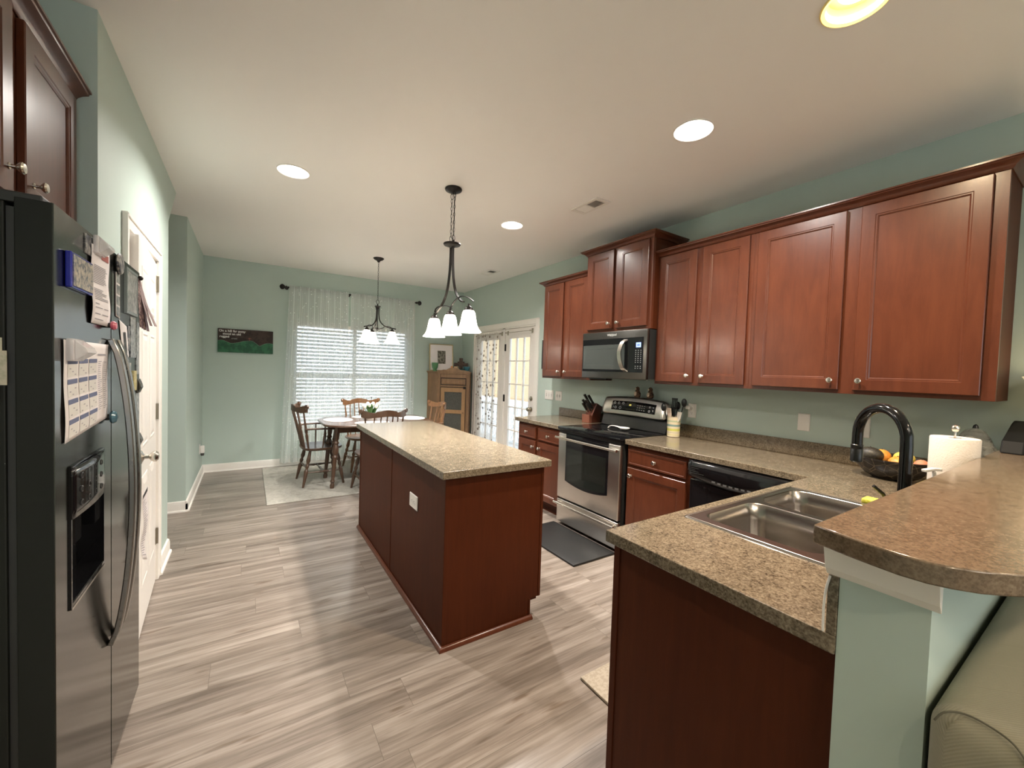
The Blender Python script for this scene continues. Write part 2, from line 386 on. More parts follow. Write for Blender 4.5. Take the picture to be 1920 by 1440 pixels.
# rear living room wall; two tall unseen window openings added for fill daylight
b = MB(); RW = [(-.7, .9), (1.3, 2.8)]
b.box(XA, RW[0][0], YL-.12, YL, 0, C).box(RW[0][1], RW[1][0], YL-.12, YL, 0, C).box(RW[1][1], XR, YL-.12, YL, 0, C)
for x0, x1 in RW: b.box(x0, x1, YL-.12, YL, 0, .5).box(x0, x1, YL-.12, YL, 2.25, C)
struct(b.build('wall_rear', GREEN, smooth=0))
for k, (x0, x1) in enumerate(RW):
    m = MB()
    for a, c_, d, e in ((x0, x0+.05, .5, 2.25), (x1-.05, x1, .5, 2.25), (x0, x1, .5, .55), (x0, x1, 2.2, 2.25), (x0, x1, 1.36, 1.4)): m.box(a, c_, YL-.09, YL-.04, d, e)
    struct(m.build('window_%d' % (k+2), WHITE, smooth=0))
# half wall under the bar
HX, HY0, HY1 = .985, .177, .306
struct(MB().box(HX, XR, HY0, HY1, 0, 1.0945).build('wall_half', GREEN, smooth=0), 'sage green half wall under the raised bar')
# tapered cap trim on the half wall end
b = MB().prism([(HX-.0005, 1.034), (HX-.0005, 1.0945), (HX-.024, 1.0945), (HX-.012, 1.05)], HY0-.012, HY1+.022, 'y')
struct(b.build('trim_1', WHITE, smooth=0, bevel=.001), 'white cap trim under bar end')

def base_run(name, pts, side):
    # pts polyline on floor; side = inward normal sign
    b = MB()
    for (x0, y0), (x1, y1) in zip(pts, pts[1:]):
        d = Vector((x1-x0, y1-y0, 0)).normalized(); n = Vector((-d.y, d.x, 0))*side
        prof = [(0, 0), (.028, 0), (.026, .012), (.016, .018), (.016, .075), (.011, .095), (0, .10)]
        A = [Vector((x0, y0, 0))+n*p+Vector((0, 0, q)) for p, q in prof]; B = [Vector((x1, y1, 0))+n*p+Vector((0, 0, q)) for p, q in prof]
        VA = [b.bm.verts.new(p) for p in A]; VB = [b.bm.verts.new(p) for p in B]; k = len(prof)
        b.bm.faces.new(VA[::-1]); b.bm.faces.new(VB)
        for i in range(k): b.bm.faces.new((VA[i], VA[(i+1) % k], VB[(i+1) % k], VB[i]))
    return struct(b.build(name, WHITE, smooth=25))
base_run('baseboard_back', [(XD, YB), (2.53, YB)], -1)
base_run('baseboard_dining', [(XD, YS-.016), (XD, YB)], -1)
base_run('baseboard_step', [(-2.6, YS), (XD+.016, YS)], -1)
base_run('baseboard_closet', [(XC, 3.455), (XC, YC+.0)], -1)
base_run('baseboard_right', [(XR, 3.73), (XR, 4.19)], 1)
base_run('baseboard_corner', [(XR, 5.985), (XR, 6.0)], 1)

# ------------------------------------------------------------------ window, blinds, curtains
def window():
    w = MB(); y0, y1 = YB+.03, YB+.1
    for a in ((WX0, WX0+.05, WZ0, WZ1), (WX1-.05, WX1, WZ0, WZ1), (1.32, 1.37, WZ0, WZ1), (WX0, WX1, WZ0, WZ0+.05), (WX0, WX1, WZ1-.05, WZ1), (WX0, WX1, 1.25, 1.29)):
        w.box(a[0], a[1], y0, y1, a[2], a[3])
    o = struct(w.build('window_1', WHITE, smooth=0), 'white framed double window behind the blinds')
    MB().box(WX0+.02, WX1-.02, YB+.06, YB+.066, WZ0+.02, WZ1-.02).build('pane', GLASS, o, smooth=0)
    MB().box(WX0-.0, WX1+.0, YB-.02, YB+.03, WZ0-.025, WZ0).build('window_sill', WHITE, o, smooth=0)
window()
SLAT = mat('white_blind_slat', (.86, .88, .88), .5)
nt = SLAT.node_tree; tr = nt.nodes.new('ShaderNodeBsdfTranslucent'); tr.inputs[0].default_value = (.85, .88, .9, 1)
ms = nt.nodes.new('ShaderNodeMixShader'); ms.inputs[0].default_value = .2
nt.links.new(bsdf(SLAT).outputs[0], ms.inputs[1]); nt.links.new(tr.outputs[0], ms.inputs[2]); nt.links.new(ms.outputs[0], nt.nodes['Material Output'].inputs[0])
for k, (x0, x1) in enumerate(((WX0+.008, 1.335), (1.35, WX1-.008))):
    t = thing('window_blind', 'white slatted blind on the %s half of the dining window' % ('left', 'right')[k], 'blind', (x0, YB, WZ0), group='blinds of the dining window')
    MB().box(x0, x1, YB-.035, YB+.015, WZ1-.05, WZ1-.002).build('headrail', WHITE, t, smooth=0)
    b = MB(); z = WZ0+.05; a = math.radians(40)
    while z < WZ1-.055:
        dy, dz = math.cos(a)*.025, math.sin(a)*.025; c_ = Vector((0, YB-.008, z))
        b.prism([(YB-.008-dy, z-dz), (YB-.008-dy+.002, z-dz-.001), (YB-.008+.002, z-.004), (YB-.008+dy, z+dz-.002), (YB-.008+dy, z+dz), (YB-.008, z+.001)], x0, x1, 'x'); z += .0515
    b.build('slats', SLAT, t, smooth=0)
    MB().box(x0, x1, YB-.03, YB+.01, WZ0+.005, WZ0+.025).build('bottom_rail', WHITE, t, smooth=0)
    b = MB()
    for f in (.12, .5, .88): b.box(x0+(x1-x0)*f-.002, x0+(x1-x0)*f+.002, YB-.03, YB-.0285, WZ0+.02, WZ1-.05)
    b.build('ladder_cord', WHITE, t, smooth=0)

def sheer(name, base, dots, scale, dens, dk=False):
    m = bpy.data.materials.new(name); m.use_nodes = True; nt = m.node_tree; nt.nodes.clear()
    out = nt.nodes.new('ShaderNodeOutputMaterial'); T = nt.nodes.new('ShaderNodeBsdfTransparent'); D = nt.nodes.new('ShaderNodeBsdfDiffuse'); L = nt.nodes.new('ShaderNodeBsdfTranslucent')
    m1 = nt.nodes.new('ShaderNodeMixShader'); m1.inputs[0].default_value = .5; nt.links.new(D.outputs[0], m1.inputs[1]); nt.links.new(L.outputs[0], m1.inputs[2])
    uv = nt.nodes.new('ShaderNodeTexCoord'); vo = nt.nodes.new('ShaderNodeTexVoronoi'); vo.inputs['Scale'].default_value = scale; nt.links.new(uv.outputs['Object'], vo.inputs['Vector'])
    lt = nt.nodes.new('ShaderNodeMath'); lt.operation = 'LESS_THAN'; lt.inputs[1].default_value = dots; nt.links.new(vo.outputs['Distance'], lt.inputs[0])
    # thin vine lines
    nn = nt.nodes.new('ShaderNodeTexNoise'); nn.inputs['Scale'].default_value = 5; nt.links.new(uv.outputs['Object'], nn.inputs['Vector'])
    s1 = nt.nodes.new('ShaderNodeMath'); s1.operation = 'SUBTRACT'; s1.inputs[1].default_value = .5; nt.links.new(nn.outputs['Fac'], s1.inputs[0])
    ab = nt.nodes.new('ShaderNodeMath'); ab.operation = 'ABSOLUTE'; nt.links.new(s1.outputs[0], ab.inputs[0])
    l2 = nt.nodes.new('ShaderNodeMath'); l2.operation = 'LESS_THAN'; l2.inputs[1].default_value = (.004 if dk else .0); nt.links.new(ab.outputs[0], l2.inputs[0])
    mx = nt.nodes.new('ShaderNodeMath'); mx.operation = 'MAXIMUM'; nt.links.new(lt.outputs[0], mx.inputs[0]); nt.links.new(l2.outputs[0], mx.inputs[1])
    mr = nt.nodes.new('ShaderNodeMapRange'); mr.inputs['To Min'].default_value = dens; mr.inputs['To Max'].default_value = .9; nt.links.new(mx.outputs[0], mr.inputs[0])
    lw = nt.nodes.new('ShaderNodeLayerWeight'); lw.inputs[0].default_value = .5; pw = nt.nodes.new('ShaderNodeMath'); pw.operation = 'MULTIPLY'; pw.inputs[1].default_value = (0 if dk else .45); nt.links.new(lw.outputs['Facing'], pw.inputs[0])
    sm = nt.nodes.new('ShaderNodeMath'); sm.operation = 'ADD'; sm.use_clamp = True; nt.links.new(mr.outputs[0], sm.inputs[0]); nt.links.new(pw.outputs[0], sm.inputs[1])
    m2 = nt.nodes.new('ShaderNodeMixShader'); nt.links.new(sm.outputs[0], m2.inputs[0]); nt.links.new(T.outputs[0], m2.inputs[1]); nt.links.new(m1.outputs[0], m2.inputs[2])
    col = nt.nodes.new('ShaderNodeMix'); col.data_type = 'RGBA'; nt.links.new(mx.outputs[0], col.inputs[0]); col.inputs[6].default_value = (*base, 1); col.inputs[7].default_value = (*((.20, .165, .14) if dk else (.95, .97, .95)), 1)
    nt.links.new(col.outputs[2], D.inputs[0]); nt.links.new(col.outputs[2], L.inputs[0]); nt.links.new(m2.outputs[0], out.inputs[0]); return m
SHEER = sheer('white_sheer', (.88, .92, .90), .15, 22, .56)
SHEERD = sheer('leaf_print_sheer', (.92, .90, .86), .26, 13, .50, True)
ROD_Y, ROD_Z = 6.335, 2.452
t = thing('curtain_rod', 'dark bronze curtain rod with ball ends above the dining window', 'curtain rod', (1.33, ROD_Y, ROD_Z))
MB().bar((.43, ROD_Y, ROD_Z), (2.235, ROD_Y, ROD_Z), .011).build('rod', IRON, t)
for x, s_ in ((.43, -1), (2.235, 1)):
    MB().lathe([(.012, 0), (.019, .004), (.019, .012), (.011, .018), (.011, .024), (.026, .034), (.036, .05), (.036, .064), (.026, .08), (.01, .088), (0, .09)], (x, ROD_Y, ROD_Z), (s_, 0, 0)).build('finial', IRON, t)
for x in (.432, 1.235, 2.225):
    MB().bar((x, YB, ROD_Z), (x, ROD_Y, ROD_Z), .006).bar((x, YB-.001, ROD_Z), (x, YB-.008, ROD_Z), .022).build('bracket', IRON, t)
def curtain(name, x0, x1, xb0, xb1, zt, zb, y, m, label, seed, freq=9, amp=.018, ax='x', n=90, bow=.04, group=None):
    rnd = random.Random(seed); ph = [rnd.uniform(0, 6.28) for _ in range(4)]
    def f(u, v):
        z = zb+(zt-zb)*v; a = x0+(x1-x0)*u; bb = xb0+(xb1-xb0)*u; k = 1-v; x = bb*k+a*v if ax == 'x' else bb*k+a*v
        if k > .3 and u < .2: x += -bow*(k-.3)*(1-u/.2)*.6
        w = math.sin(2*PI*freq*u+ph[0]+.6*math.sin(3*v+ph[1]))+.5*math.sin(2*PI*freq*2.3*u+ph[2])+.3*math.sin(2*PI*freq*.45*u+ph[3])
        off = amp*w*(.45+.55*min(1, k*3))
        top = .012*math.sin(2*PI*freq*3*u+ph[1])*max(0, (v-.97)/.03)
        return (x, y+off, z+top) if ax == 'x' else (y+off, x, z+top)
    o = MB().grid(f, n, 30).build(name, m, smooth=180); return tag(o, label, 'curtain', group)
curtain('sheer_curtain', .455, 1.215, .385, 1.23, 2.475, .06, ROD_Y-.028, SHEER, 'sheer white curtain on the left side of the dining window, pooling outward', 3, amp=.02, group='sheer curtains of the dining window')
curtain('sheer_curtain', 1.245, 2.205, 1.235, 2.23, 2.475, .06, ROD_Y-.028, SHEER, 'sheer white curtain on the right side of the dining window, behind the chandelier', 5, 11, amp=.02, bow=0, group='sheer curtains of the dining window')

# ------------------------------------------------------------------ patio door on the right wall
def casing(name, y0, y1, z1, x, w=.085, side=-1, t_=.016, label=None):
    b = MB(); xa, xb = (x, x+side*t_)
    for (a0, a1, c0, c1) in ((y0-w, y0, 0, z1+w), (y1, y1+w, 0, z1+w), (y0, y1, z1, z1+w)):
        b.box(min(xa, xb), max(xa, xb), a0, a1, c0, c1)
        e = .012; k = .0012; q = sorted((xa+side*.001, xa+side*(t_+.006)))
        if c0 == 0: b.box(q[0], q[1], (a0-k if a0 < y0 else a1-e), (a0+e if a0 < y0 else a1+k), 0.0005, c1-.0005)
        else: b.box(q[0], q[1], y0-w-k*2, y1+w+k*2, c1-e, c1+k)
    return struct(b.build(name, WHITE, smooth=0, bevel=.0015), label)
casing('trim_2', DY0, DY1, DZ, XR, .072, label='white casing around the patio doors')
def patio():
    x0, x1 = XR-.004, XR+.06
    fr = MB().box(x0, x1+.05, DY0, DY0+.02, 0, DZ).box(x0, x1+.05, DY1-.02, DY1, 0, DZ).box(x0, x1+.05, DY0, DY1, DZ-.02, DZ).box(x0, x1+.05, 5.03, 5.09, 0, DZ).box(x0, x1+.05, DY0, DY1, 0, .02)
    struct(fr.build('trim_3', WHITE, smooth=0), 'white patio door frame')
    for k, (y0, y1) in enumerate(((DY0+.023, 5.027), (5.093, DY1-.023))):
        b = MB(); st = .105; z0, z1 = .023, DZ-.023; g0, g1, h0, h1 = y0+st, y1-st, .25, 1.885
        xa, xb = XR+.008, XR+.05
        b.box(xa, xb, y0, g0, z0, z1).box(xa, xb, g1, y1, z0, z1).box(xa, xb, g0, g1, z0, h0).box(xa, xb, g0, g1, h1, z1)
        # glazing bead
        for a in ((g0-.012, g0+.012, h0-.012, h1+.012), (g1-.012, g1+.012, h0-.012, h1+.012)): b.box(xa-.006, xa, a[0], a[1], a[2], a[3])
        b.box(xa-.006, xa, g0, g1, h0-.012, h0+.012).box(xa-.006, xa, g0, g1, h1-.012, h1+.012)
        d = struct(b.build('door_%d' % (k+1), DOORW, smooth=0, bevel=.001), ('white glazed patio door with knob', 'white glazed fixed patio panel behind leaf curtain')[k])
        mu = MB()
        for i in (1, 2): yy = g0+(g1-g0)*i/3; mu.box(xa+.004, xb-.004, yy-.006, yy+.006, h0, h1)
        for i in range(1, 5): zz = h0+(h1-h0)*i/5; mu.box(xa+.005, xb-.005, g0, g1, zz-.007, zz+.007)
        mu.build('muntins', DOORW, d, smooth=0)
        MB().box(xa+.018, xa+.023, g0-.01, g1+.01, h0-.01, h1+.01).build('pane', GLASS, d, smooth=0)
        if k == 0:
            MB().lathe([(.032, 0), (.032, .006), (.014, .010), (.012, .03), (.026, .038), (.030, .05), (.024, .062), (0, .066)], (xa, y0+.055, .92), (-1, 0, 0)).build('door_knob', BRASSN, d)
            MB().lathe([(.03, 0), (.03, .008), (.02, .014), (.008, .016), (0, .016)], (xa, y0+.055, 1.06), (-1, 0, 0)).box(xa-.028, xa-.012, y0+.045, y0+.065, 1.056, 1.064).build('deadbolt', BRASSN, d)
            for z in (.22, 1.02, 1.75): MB().bar((xa-.006, y1+.004, z-.05), (xa-.006, y1+.004, z+.05), .008).box(xa-.003, xa, y1-.02, y1+.003, z-.05, z+.05).build('hinge', IRON, d)
patio()
for k, (y0, y1, lab) in enumerate(((4.36, 4.96, 'thin grey café rod, empty, across the top of the patio door with the knob'), (5.12, 5.86, 'thin grey rod carrying the leaf print curtain'))):
    t = thing('door_curtain_rod', lab, 'curtain rod', (XR-.03, (y0+y1)/2, 1.955), group='rods on the patio doors')
    MB().bar((XR-.035, y0, 1.955), (XR-.035, y1, 1.955), .004).build('rod', BRASSN, t)
    for y in (y0, y1): MB().bar((XR+.008, y, 1.955), (XR-.035, y, 1.955), .005).rbox(XR-.006, XR+.008, y-.014, y+.014, 1.925, 1.985, .003, 1).ball((XR-.035, y, 1.955), .011).build('bracket', BRASSN, t)
curtain('leaf_print_curtain', 5.17, 5.84, 5.28, 5.83, 1.975, .06, XR-.036, SHEERD, 'sheer curtain with small grey leaf print on the fixed patio panel', 9, 5, .005, 'y', 70, 0)

# outside
OG = mat('outdoor_pale_ground', (.72, .74, .76), .9)
struct(MB().box(XR+.12, 14, 1, 14, -.62, -.5).build('ground', OG, smooth=0), 'pale ground outside')
DECK = mat('outdoor_deck', (.55, .55, .55), .8)
tag(MB().box(XR+.13, 4.55, 3.2, 8.6, -.14, -.03).build('porch_deck', DECK, smooth=0), 'pale deck outside the patio doors', 'deck')
b = MB()
for i in range(18): b.box(6.2, 6.24, 4.0+i*.42, 4.0+i*.42+.41, .66, 3.6)
o = b.box(6.24, 6.3, 4, 11.6, .6, 3.6).build('neighbouring_wall', OUTW, smooth=0); tag(o, 'cream boarded wall seen outside through the patio doors', 'wall')
def railing():
    t = thing('porch_railing', 'white porch railing with crossed oval ornaments outside the patio doors', 'railing', (4.4, 5.6, -.03)); RW_ = mat('railing_grey_white', (.62, .63, .64), .6)
    MB().box(4.37, 4.43, 3.9, 8.5, .70, .74).build('top_rail', RW_, t, smooth=0)
    MB().box(4.38, 4.42, 3.9, 8.5, .0, .03).box(4.385, 4.415, 3.9, 8.5, .31, .335).box(4.385, 4.415, 3.9, 8.5, .57, .59).build('lower_rail', RW_, t, smooth=0)
    y = 3.95
    while y < 8.45: MB().box(4.392, 4.408, y, y+.016, .59, .70).build('baluster', RW_, t, smooth=0); y += .13
    b = MB(); y = 4.05
    while y < 8.4:
        for z0, z1 in ((.03, .31), (.335, .57)):
            zc, hh = (z0+z1)/2, (z1-z0)/2
            b.tube([(4.4, y+.085*math.cos(a), zc+hh*.92*math.sin(a)) for a in [2*PI*i/14 for i in range(15)]], .009, 6)
            b.tube([(4.4, y-.075, z0+.02), (4.4, y+.075, z1-.02)], .009, 6).tube([(4.4, y+.075, z0+.02), (4.4, y-.075, z1-.02)], .009, 6)
        y += .24
    b.build('oval_ornaments', RW_, t)
railing()

# ------------------------------------------------------------------ closet door, ajar
casing('trim_4', CY0, CY1, DZ, XC, .062, 1, label='white casing around the closet door')
b = MB().box(XC-.1, XC+.0, CY0, CY0+.015, 0, DZ).box(XC-.1, XC+.0, CY1-.012, CY1, 0, DZ).box(XC-.1, XC+.0, CY0, CY1, DZ-.015, DZ)
struct(b.build('trim_5', WHITE, smooth=0))
def closet_door():
    w, h, th = CY1-.014-(CY0+.018), DZ-.03, .035
    hx, hy = XC+.004, CY1-.016
    # local frame: x = out of door face (toward room), y from hinge (0) to free edge (-w)
    b = MB(); b.box(-th, 0, -w, 0, 0, h)
    st, mid = .11, .10; cw = (w-2*st-mid)/2
    rows = [(.22, .80), (.95, 1.55), (1.66, 1.88)]
    for z0, z1 in rows:
        for y0 in (-w+st, -w+st+cw+mid):
            b.panel((.0, y0, z0), (0, 1, 0), (0, 0, 1), cw, z1-z0, [(0, -.001), (.0, .0015), (.012, .004), (.02, .001), (.045, .0055)])
    d = b.build('door_3', DOORW, smooth=0, bevel=.0012, local=True)
    struct(d, 'white six panel closet door standing slightly ajar')
    d.location = (hx, hy, .012); d.rotation_euler = (0, 0, math.radians(3.2))
    WL[d.name] = Vector((0, 0, 0))
    MB().lathe([(.034, 0), (.034, .005), (.022, .010), (.011, .016), (.011, .034), (.020, .040), (.028, .052), (.028, .060), (.018, .070), (0, .073)], (0, -w+.065, .915), (1, 0, 0)).build('door_knob', NICKEL, d, local=True)
    MB().box(-.028, -.008, -w-.0015, -w, .88, .95).build('latch_plate', NICKEL, d, local=True)
    for z in (.28, 1.08, 1.88): MB().bar((.006, .004, z-.05), (.006, .004, z+.05), .0075).box(0, .003, -.022, 0, z-.05, z+.05).box(.0, .003, .004, .022, z-.05, z+.05).build('hinge', BRASSN, d, local=True)
closet_door()

# ------------------------------------------------------------------ electrical plates
def plate(kind, label, O, Uu, w=.07, h=.115, n=1, horiz=False):
    # O = centre on the wall, Uu = horizontal direction; normal = U x Z
    U = Vector(Uu); V = Vector((0, 0, 1)); Nn = U.cross(V); O = Vector(O)
    t = thing({'o': 'outlet', 's': 'light_switch', 'b': 'blank_plate'}[kind], label, {'o': 'outlet', 's': 'light switch', 'b': 'wall plate'}[kind], O)
    MB().panel(O-U*w/2-V*h/2, U, V, w, h, [(0, .0003), (0, .003), (.003, .006)]).build('cover_plate', PLATE, t, smooth=0)
    for i in range(n):
        cx = (i-(n-1)/2)*.046
        if kind == 's':
            b = MB(); p = O+U*cx+Nn*.006
            b.panel(p-U*.005-V*.012, U, V, .010, .024, [(0, 0), (.001, .010)]); b.build('toggle', PLATE, t, smooth=0)
            b = MB()
            for dz in (-.03, .03): b.lathe([(.0025, 0), (.002, .001)], p+V*dz, Nn, 8)
            for dz in (-.018,): b.panel(p-U*.006+V*-.016, U, V, .012, .032, [(0, 0), (0, .0004)])
            b.build('screw', SLOT, t, smooth=0)
        elif kind == 'o':
            for sgn in (-1, 1):
                ctr = O+(U if horiz else V)*sgn*.0195+Nn*.006; b = MB()
                b.lathe([(.0165, 0), (.0165, .0015)], ctr, Nn, 20); so = b.build('socket', PLATE, t)
                b = MB(); A, B = (V, U) if horiz else (U, V)
                for q in (-.006, .006): c0 = ctr+Nn*.0016+A*q+B*.003; b.panel(c0-A*.001-B*.004, A, B, .002, .008, [(0, 0), (0, .0003)]) if A.cross(B).dot(Nn) > 0 else b.panel(c0-B*.004-A*.001, B, A, .008, .002, [(0, 0), (0, .0003)])
                b.lathe([(.0025, 0), (.0025, .0004)], ctr+Nn*.0016-B*.007, Nn, 8); b.build('slot', SLOT, so, smooth=0)
    return t
UR = (0, -1, 0)   # on the right wall: normal -x
plate('s', 'white triple light switch by the patio door', (XR-.0005, 3.958, 1.137), UR, .165, .115, 3)
plate('s', 'white double light switch nearer the cabinets', (XR-.0005, 3.775, 1.137), UR, .118, .115, 2)
o1 = plate('o', 'white outlet behind the utensil crock, with a small plug', (XR-.0005, 2.028, 1.135), UR, .074, .118)
tag(MB().rbox(XR-.04, XR-.008, 2.035, 2.07, 1.145, 1.175, .008).build('plug', PLATE), 'small round white plug in the outlet behind the crock', 'plug')
plate('b', 'blank white wall plate midway along the counter wall', (XR-.0005, 1.212, 1.14), UR, .072, .116)
plate('o', 'white outlet plate behind the black faucet', (XR-.0005, .903, 1.145), UR, .074, .118)
plate('o', 'white outlet set sideways in the island side', (.8285, 2.302, .632), (0, -1, 0), .128, .082, 1, True)
plate('o', 'white outlet low on the dining room left wall', (XD+.0005, 6.10, .36), (0, 1, 0))
t = thing('night_light', 'white plug-in freshener with dark base in the low left wall outlet', 'plug-in', (XD+.008, 6.10, .33))
MB().rbox(XD+.008, XD+.05, 6.075, 6.125, .31, .40, .012).build('body', PLATE, t)
MB().rbox(XD+.012, XD+.046, 6.08, 6.12, .28, .312, .008).build('cartridge', SLOT, t)

# ------------------------------------------------------------------ ceiling fittings
GLOWB = mat('painted_lamp_glow', (.88, .74, .30), .4)  # warm lamp's yellow glow painted onto trim ring and baffle
def can(x, y, warm, label, pw=1.):
    t = thing('recessed_light', label, 'ceiling light', (x, y, C), group='recessed ceiling lights')
    MB().lathe([(.082, .045), (.086, -.001), (.098, -.006), (.102, -.004), (.103, -.0003), (.09, -.0003), (.083, .045)], (x, y, C), (0, 0, 1), 40, closed=True).build('trim_ring', GLOWB if warm else WHITE, t)
    MB().lathe([(.0, .044), (.050, .043), (.052, .040), (.049, .036), (0, .034)], (x, y, C), (0, 0, 1), 32).build('lens', BULBW if warm else BULB, t)
    MB().lathe([(.05, .0445), (.0845, .045)], (x, y, C), (0, 0, 1), 32, cap=False).build('baffle', GLOWB if warm else WHITE, t)
    area('can_lamp', (0, 0, .030), .09, CAN_W*pw, WARM if warm else NEUT, t, spread=math.radians(160))
can(*CANS[0], False, 'round recessed ceiling light nearest the left wall')
can(*CANS[1], False, 'round recessed ceiling light near the far wall cabinets, beside the island pendant')
can(*CANS[2], False, 'round recessed ceiling light in front of the tall upper cabinets')
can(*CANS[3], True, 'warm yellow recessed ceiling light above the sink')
for k, p in enumerate(FILL_CANS): can(*p, True, 'added fill light recessed in the living room ceiling, %s' % ('front left', 'front right', 'rear left', 'rear right')[k], .35)
def add_fill_bowl(x, y):  # invented lamp behind the camera, added for fill light
    t = thing('fill_bowl_light', 'added frosted glass bowl fill light on the unseen living room ceiling', 'ceiling light', (x, y, C))
    MB().lathe([(0, 0), (.09, 0), (.09, -.02), (.02, -.03), (.015, -.20), (0, -.20)], (x, y, C-.0005), (0, 0, 1), 28).build('canopy', IRON, t)
    p = [(.0, -.30), (.08, -.29), (.15, -.25), (.19, -.19)]
    MB().lathe(p+[(r-.004 if r > .01 else 0, z+.006) for r, z in p[::-1]], (x, y, C), (0, 0, 1), 36).build('lamp_shade', SHADE, t)
    for k in range(3): a = 2*PI*k/3; MB().tube([(x+.01*math.cos(a), y+.01*math.sin(a), C-.19), (x+.188*math.cos(a), y+.188*math.sin(a), C-.192)], .004, 6).build('arm', IRON, t)
    point('fill_bowl_lamp', (0, 0, -.22), .05, FILL_W, NEUT, t)
add_fill_bowl(.9, -1.9)
def vent(x0, x1, y0, y1, label):
    t = thing('air_vent', label, 'ceiling vent', ((x0+x1)/2, (y0+y1)/2, C), group='ceiling air vents'); z = C-.0005
    b = MB().slab([x0, x0+.025, x1-.025, x1], [y0, y0+.035, (y0+y1)/2-.008, (y0+y1)/2+.008, y1-.035, y1],
        lambda x, y: x < x0+.025 or x > x1-.025 or y < y0+.035 or y > y1-.035 or abs(y-(y0+y1)/2) < .008, z-.008, z)
    b.build('frame', WHITE, t, smooth=0, bevel=.001)
    MB().box(x0+.02, x1-.02, y0+.03, y1-.03, z-.0025, z-.0005).build('duct_opening', SLOT, t, smooth=0)
    for s_, (a, c_) in enumerate(((y0+.037, (y0+y1)/2-.009), ((y0+y1)/2+.009, y1-.037))):
        b = MB(); n = 9
        for i in range(n):
            xx = x0+.028+(x1-x0-.056)*(i+.5)/n; tl = -.005 if s_ == 0 else .005
            b.prism([(xx-.001+tl, z-.0075), (xx+.001+tl, z-.0075), (xx+.001-tl, z-.003), (xx-.001-tl, z-.003)], a, c_, 'y')
        b.build('louvres', WHITE, t, smooth=0)
vent(2.176, 2.325, 2.272, 2.575, 'white ceiling vent in front of the microwave cabinet')
vent(2.645, 2.80, 4.70, 5.00, 'small white ceiling vent above the patio doors')

def bell(t, o, name='lamp_shade', prof=None, lab=None):
    prof = prof or [(.028, 0), (.036, -.004), (.043, -.018), (.048, -.045), (.053, -.075), (.060, -.103), (.072, -.126), (.087, -.143), (.088, -.147)]
    inn = [(r-.003, z) for r, z in prof[::-1]]
    return MB().lathe(prof+inn, o, (0, 0, 1), 32, closed=True).build(name, SHADE, t)
def chain(b, p0, p1, L=.026, r=.0018, w=.006):
    p0, p1 = Vector(p0), Vector(p1); d = (p1-p0); n = max(1, int(d.length/L)); d.normalize(); u = d.orthogonal().normalized(); v = d.cross(u)
    for i in range(n):
        c = p0+d*(i+.5)*((p1-p0).length/n); s_ = u if i % 2 else v; h = L*.62
        b.tube([c+s_*w*math.cos(a)+d*h*math.sin(a) for a in [2*PI*k/10 for k in range(11)]], r, 5)
def island_pendant():
    X, Y = 1.25, 2.80
    t = thing('island_pendant', 'dark bronze three-light linear pendant above the island', 'pendant light', (X, Y, C))
    MB().lathe([(0, 0), (.060, 0), (.062, -.008), (.058, -.016), (.045, -.022), (.03, -.03), (0, -.034)], (X, Y, C-.0005), (0, 0, 1), 32).build('canopy', IRON, t)
    for s_ in (-1, 1):
        y = Y+.024*s_; b = MB().torus((X, y, C-.052), .018, .002, (1, 0, .3)).torus((X, y, 2.378), .019, .002, (1, 0, .3)); chain(b, (X, y, C-.07), (X, y, 2.395)); b.build('chain', IRON, t)
    MB().bar((X+.004, Y-.02, C-.03), (X+.002, Y-.01, 2.35), .002).build('cord', BLACKM, t)
    MB().lathe([(0, .018), (.02, .018), (.045, .010), (.062, .006), (.064, 0), (.058, -.008), (.035, -.012), (.02, -.022), (0, -.024)], (X, Y, 2.335), (0, 0, 1), 32).bar((X, Y+.024, 2.34), (X, Y+.024, 2.362), .008).bar((X, Y-.024, 2.34), (X, Y-.024, 2.362), .008).build('hub', IRON, t)
    ys = [Y+.305, Y, Y-.305]
    for s_ in (-1, 1):
        p = [(X, Y+.018*s_, 2.33), (X, Y+.020*s_, 2.24), (X, Y+.028*s_, 2.15), (X, Y+.050*s_, 2.05), (X, Y+.095*s_, 1.965), (X, Y+.17*s_, 1.905), (X, Y+.26*s_, 1.865), (X, Y+.305*s_, 1.845)]
        if s_ < 0: p = p[:6]+[(X, Y+.22*s_, 1.888)]
        MB().ribbon(spline(p), .017, .009).build('curved_arm', IRON, t)
    # sweeping cross arc from left-middle over centre shade to right shade
    MB().ribbon(spline([(X, Y+.20, 1.893), (X, Y+.12, 1.90), (X, Y+.03, 1.885), (X, Y-.02, 1.865)]), .010, .005).build('scroll_arm', IRON, t)
    MB().ribbon(spline([(X, Y+.01, 1.855), (X, Y-.04, 1.895), (X, Y-.12, 1.925), (X, Y-.20, 1.93), (X, Y-.30, 1.905), (X, Y-.37, 1.872)]), .010, .005).build('scroll_arm', IRON, t)
    MB().ribbon(spline([(X, Y+.16, 1.90), (X, Y+.22, 1.905), (X, Y+.28, 1.893), (X, Y+.30, 1.87)]), .010, .005).build('scroll_arm', IRON, t)
    for i, y in enumerate(ys):
        zt = 1.83
        MB().lathe([(0, .035), (.007, .035), (.009, .02), (.022, .012), (.030, -.002), (.030, -.014), (0, -.014)], (X, y, zt), (0, 0, 1), 24).build('socket_cup', IRON, t)
        bell(t, (X, y, zt-.010)); point('pendant_lamp', (X-WL[t.name].x, y-WL[t.name].y, zt-.085-C), .028, PEND_W, NEUT, t)
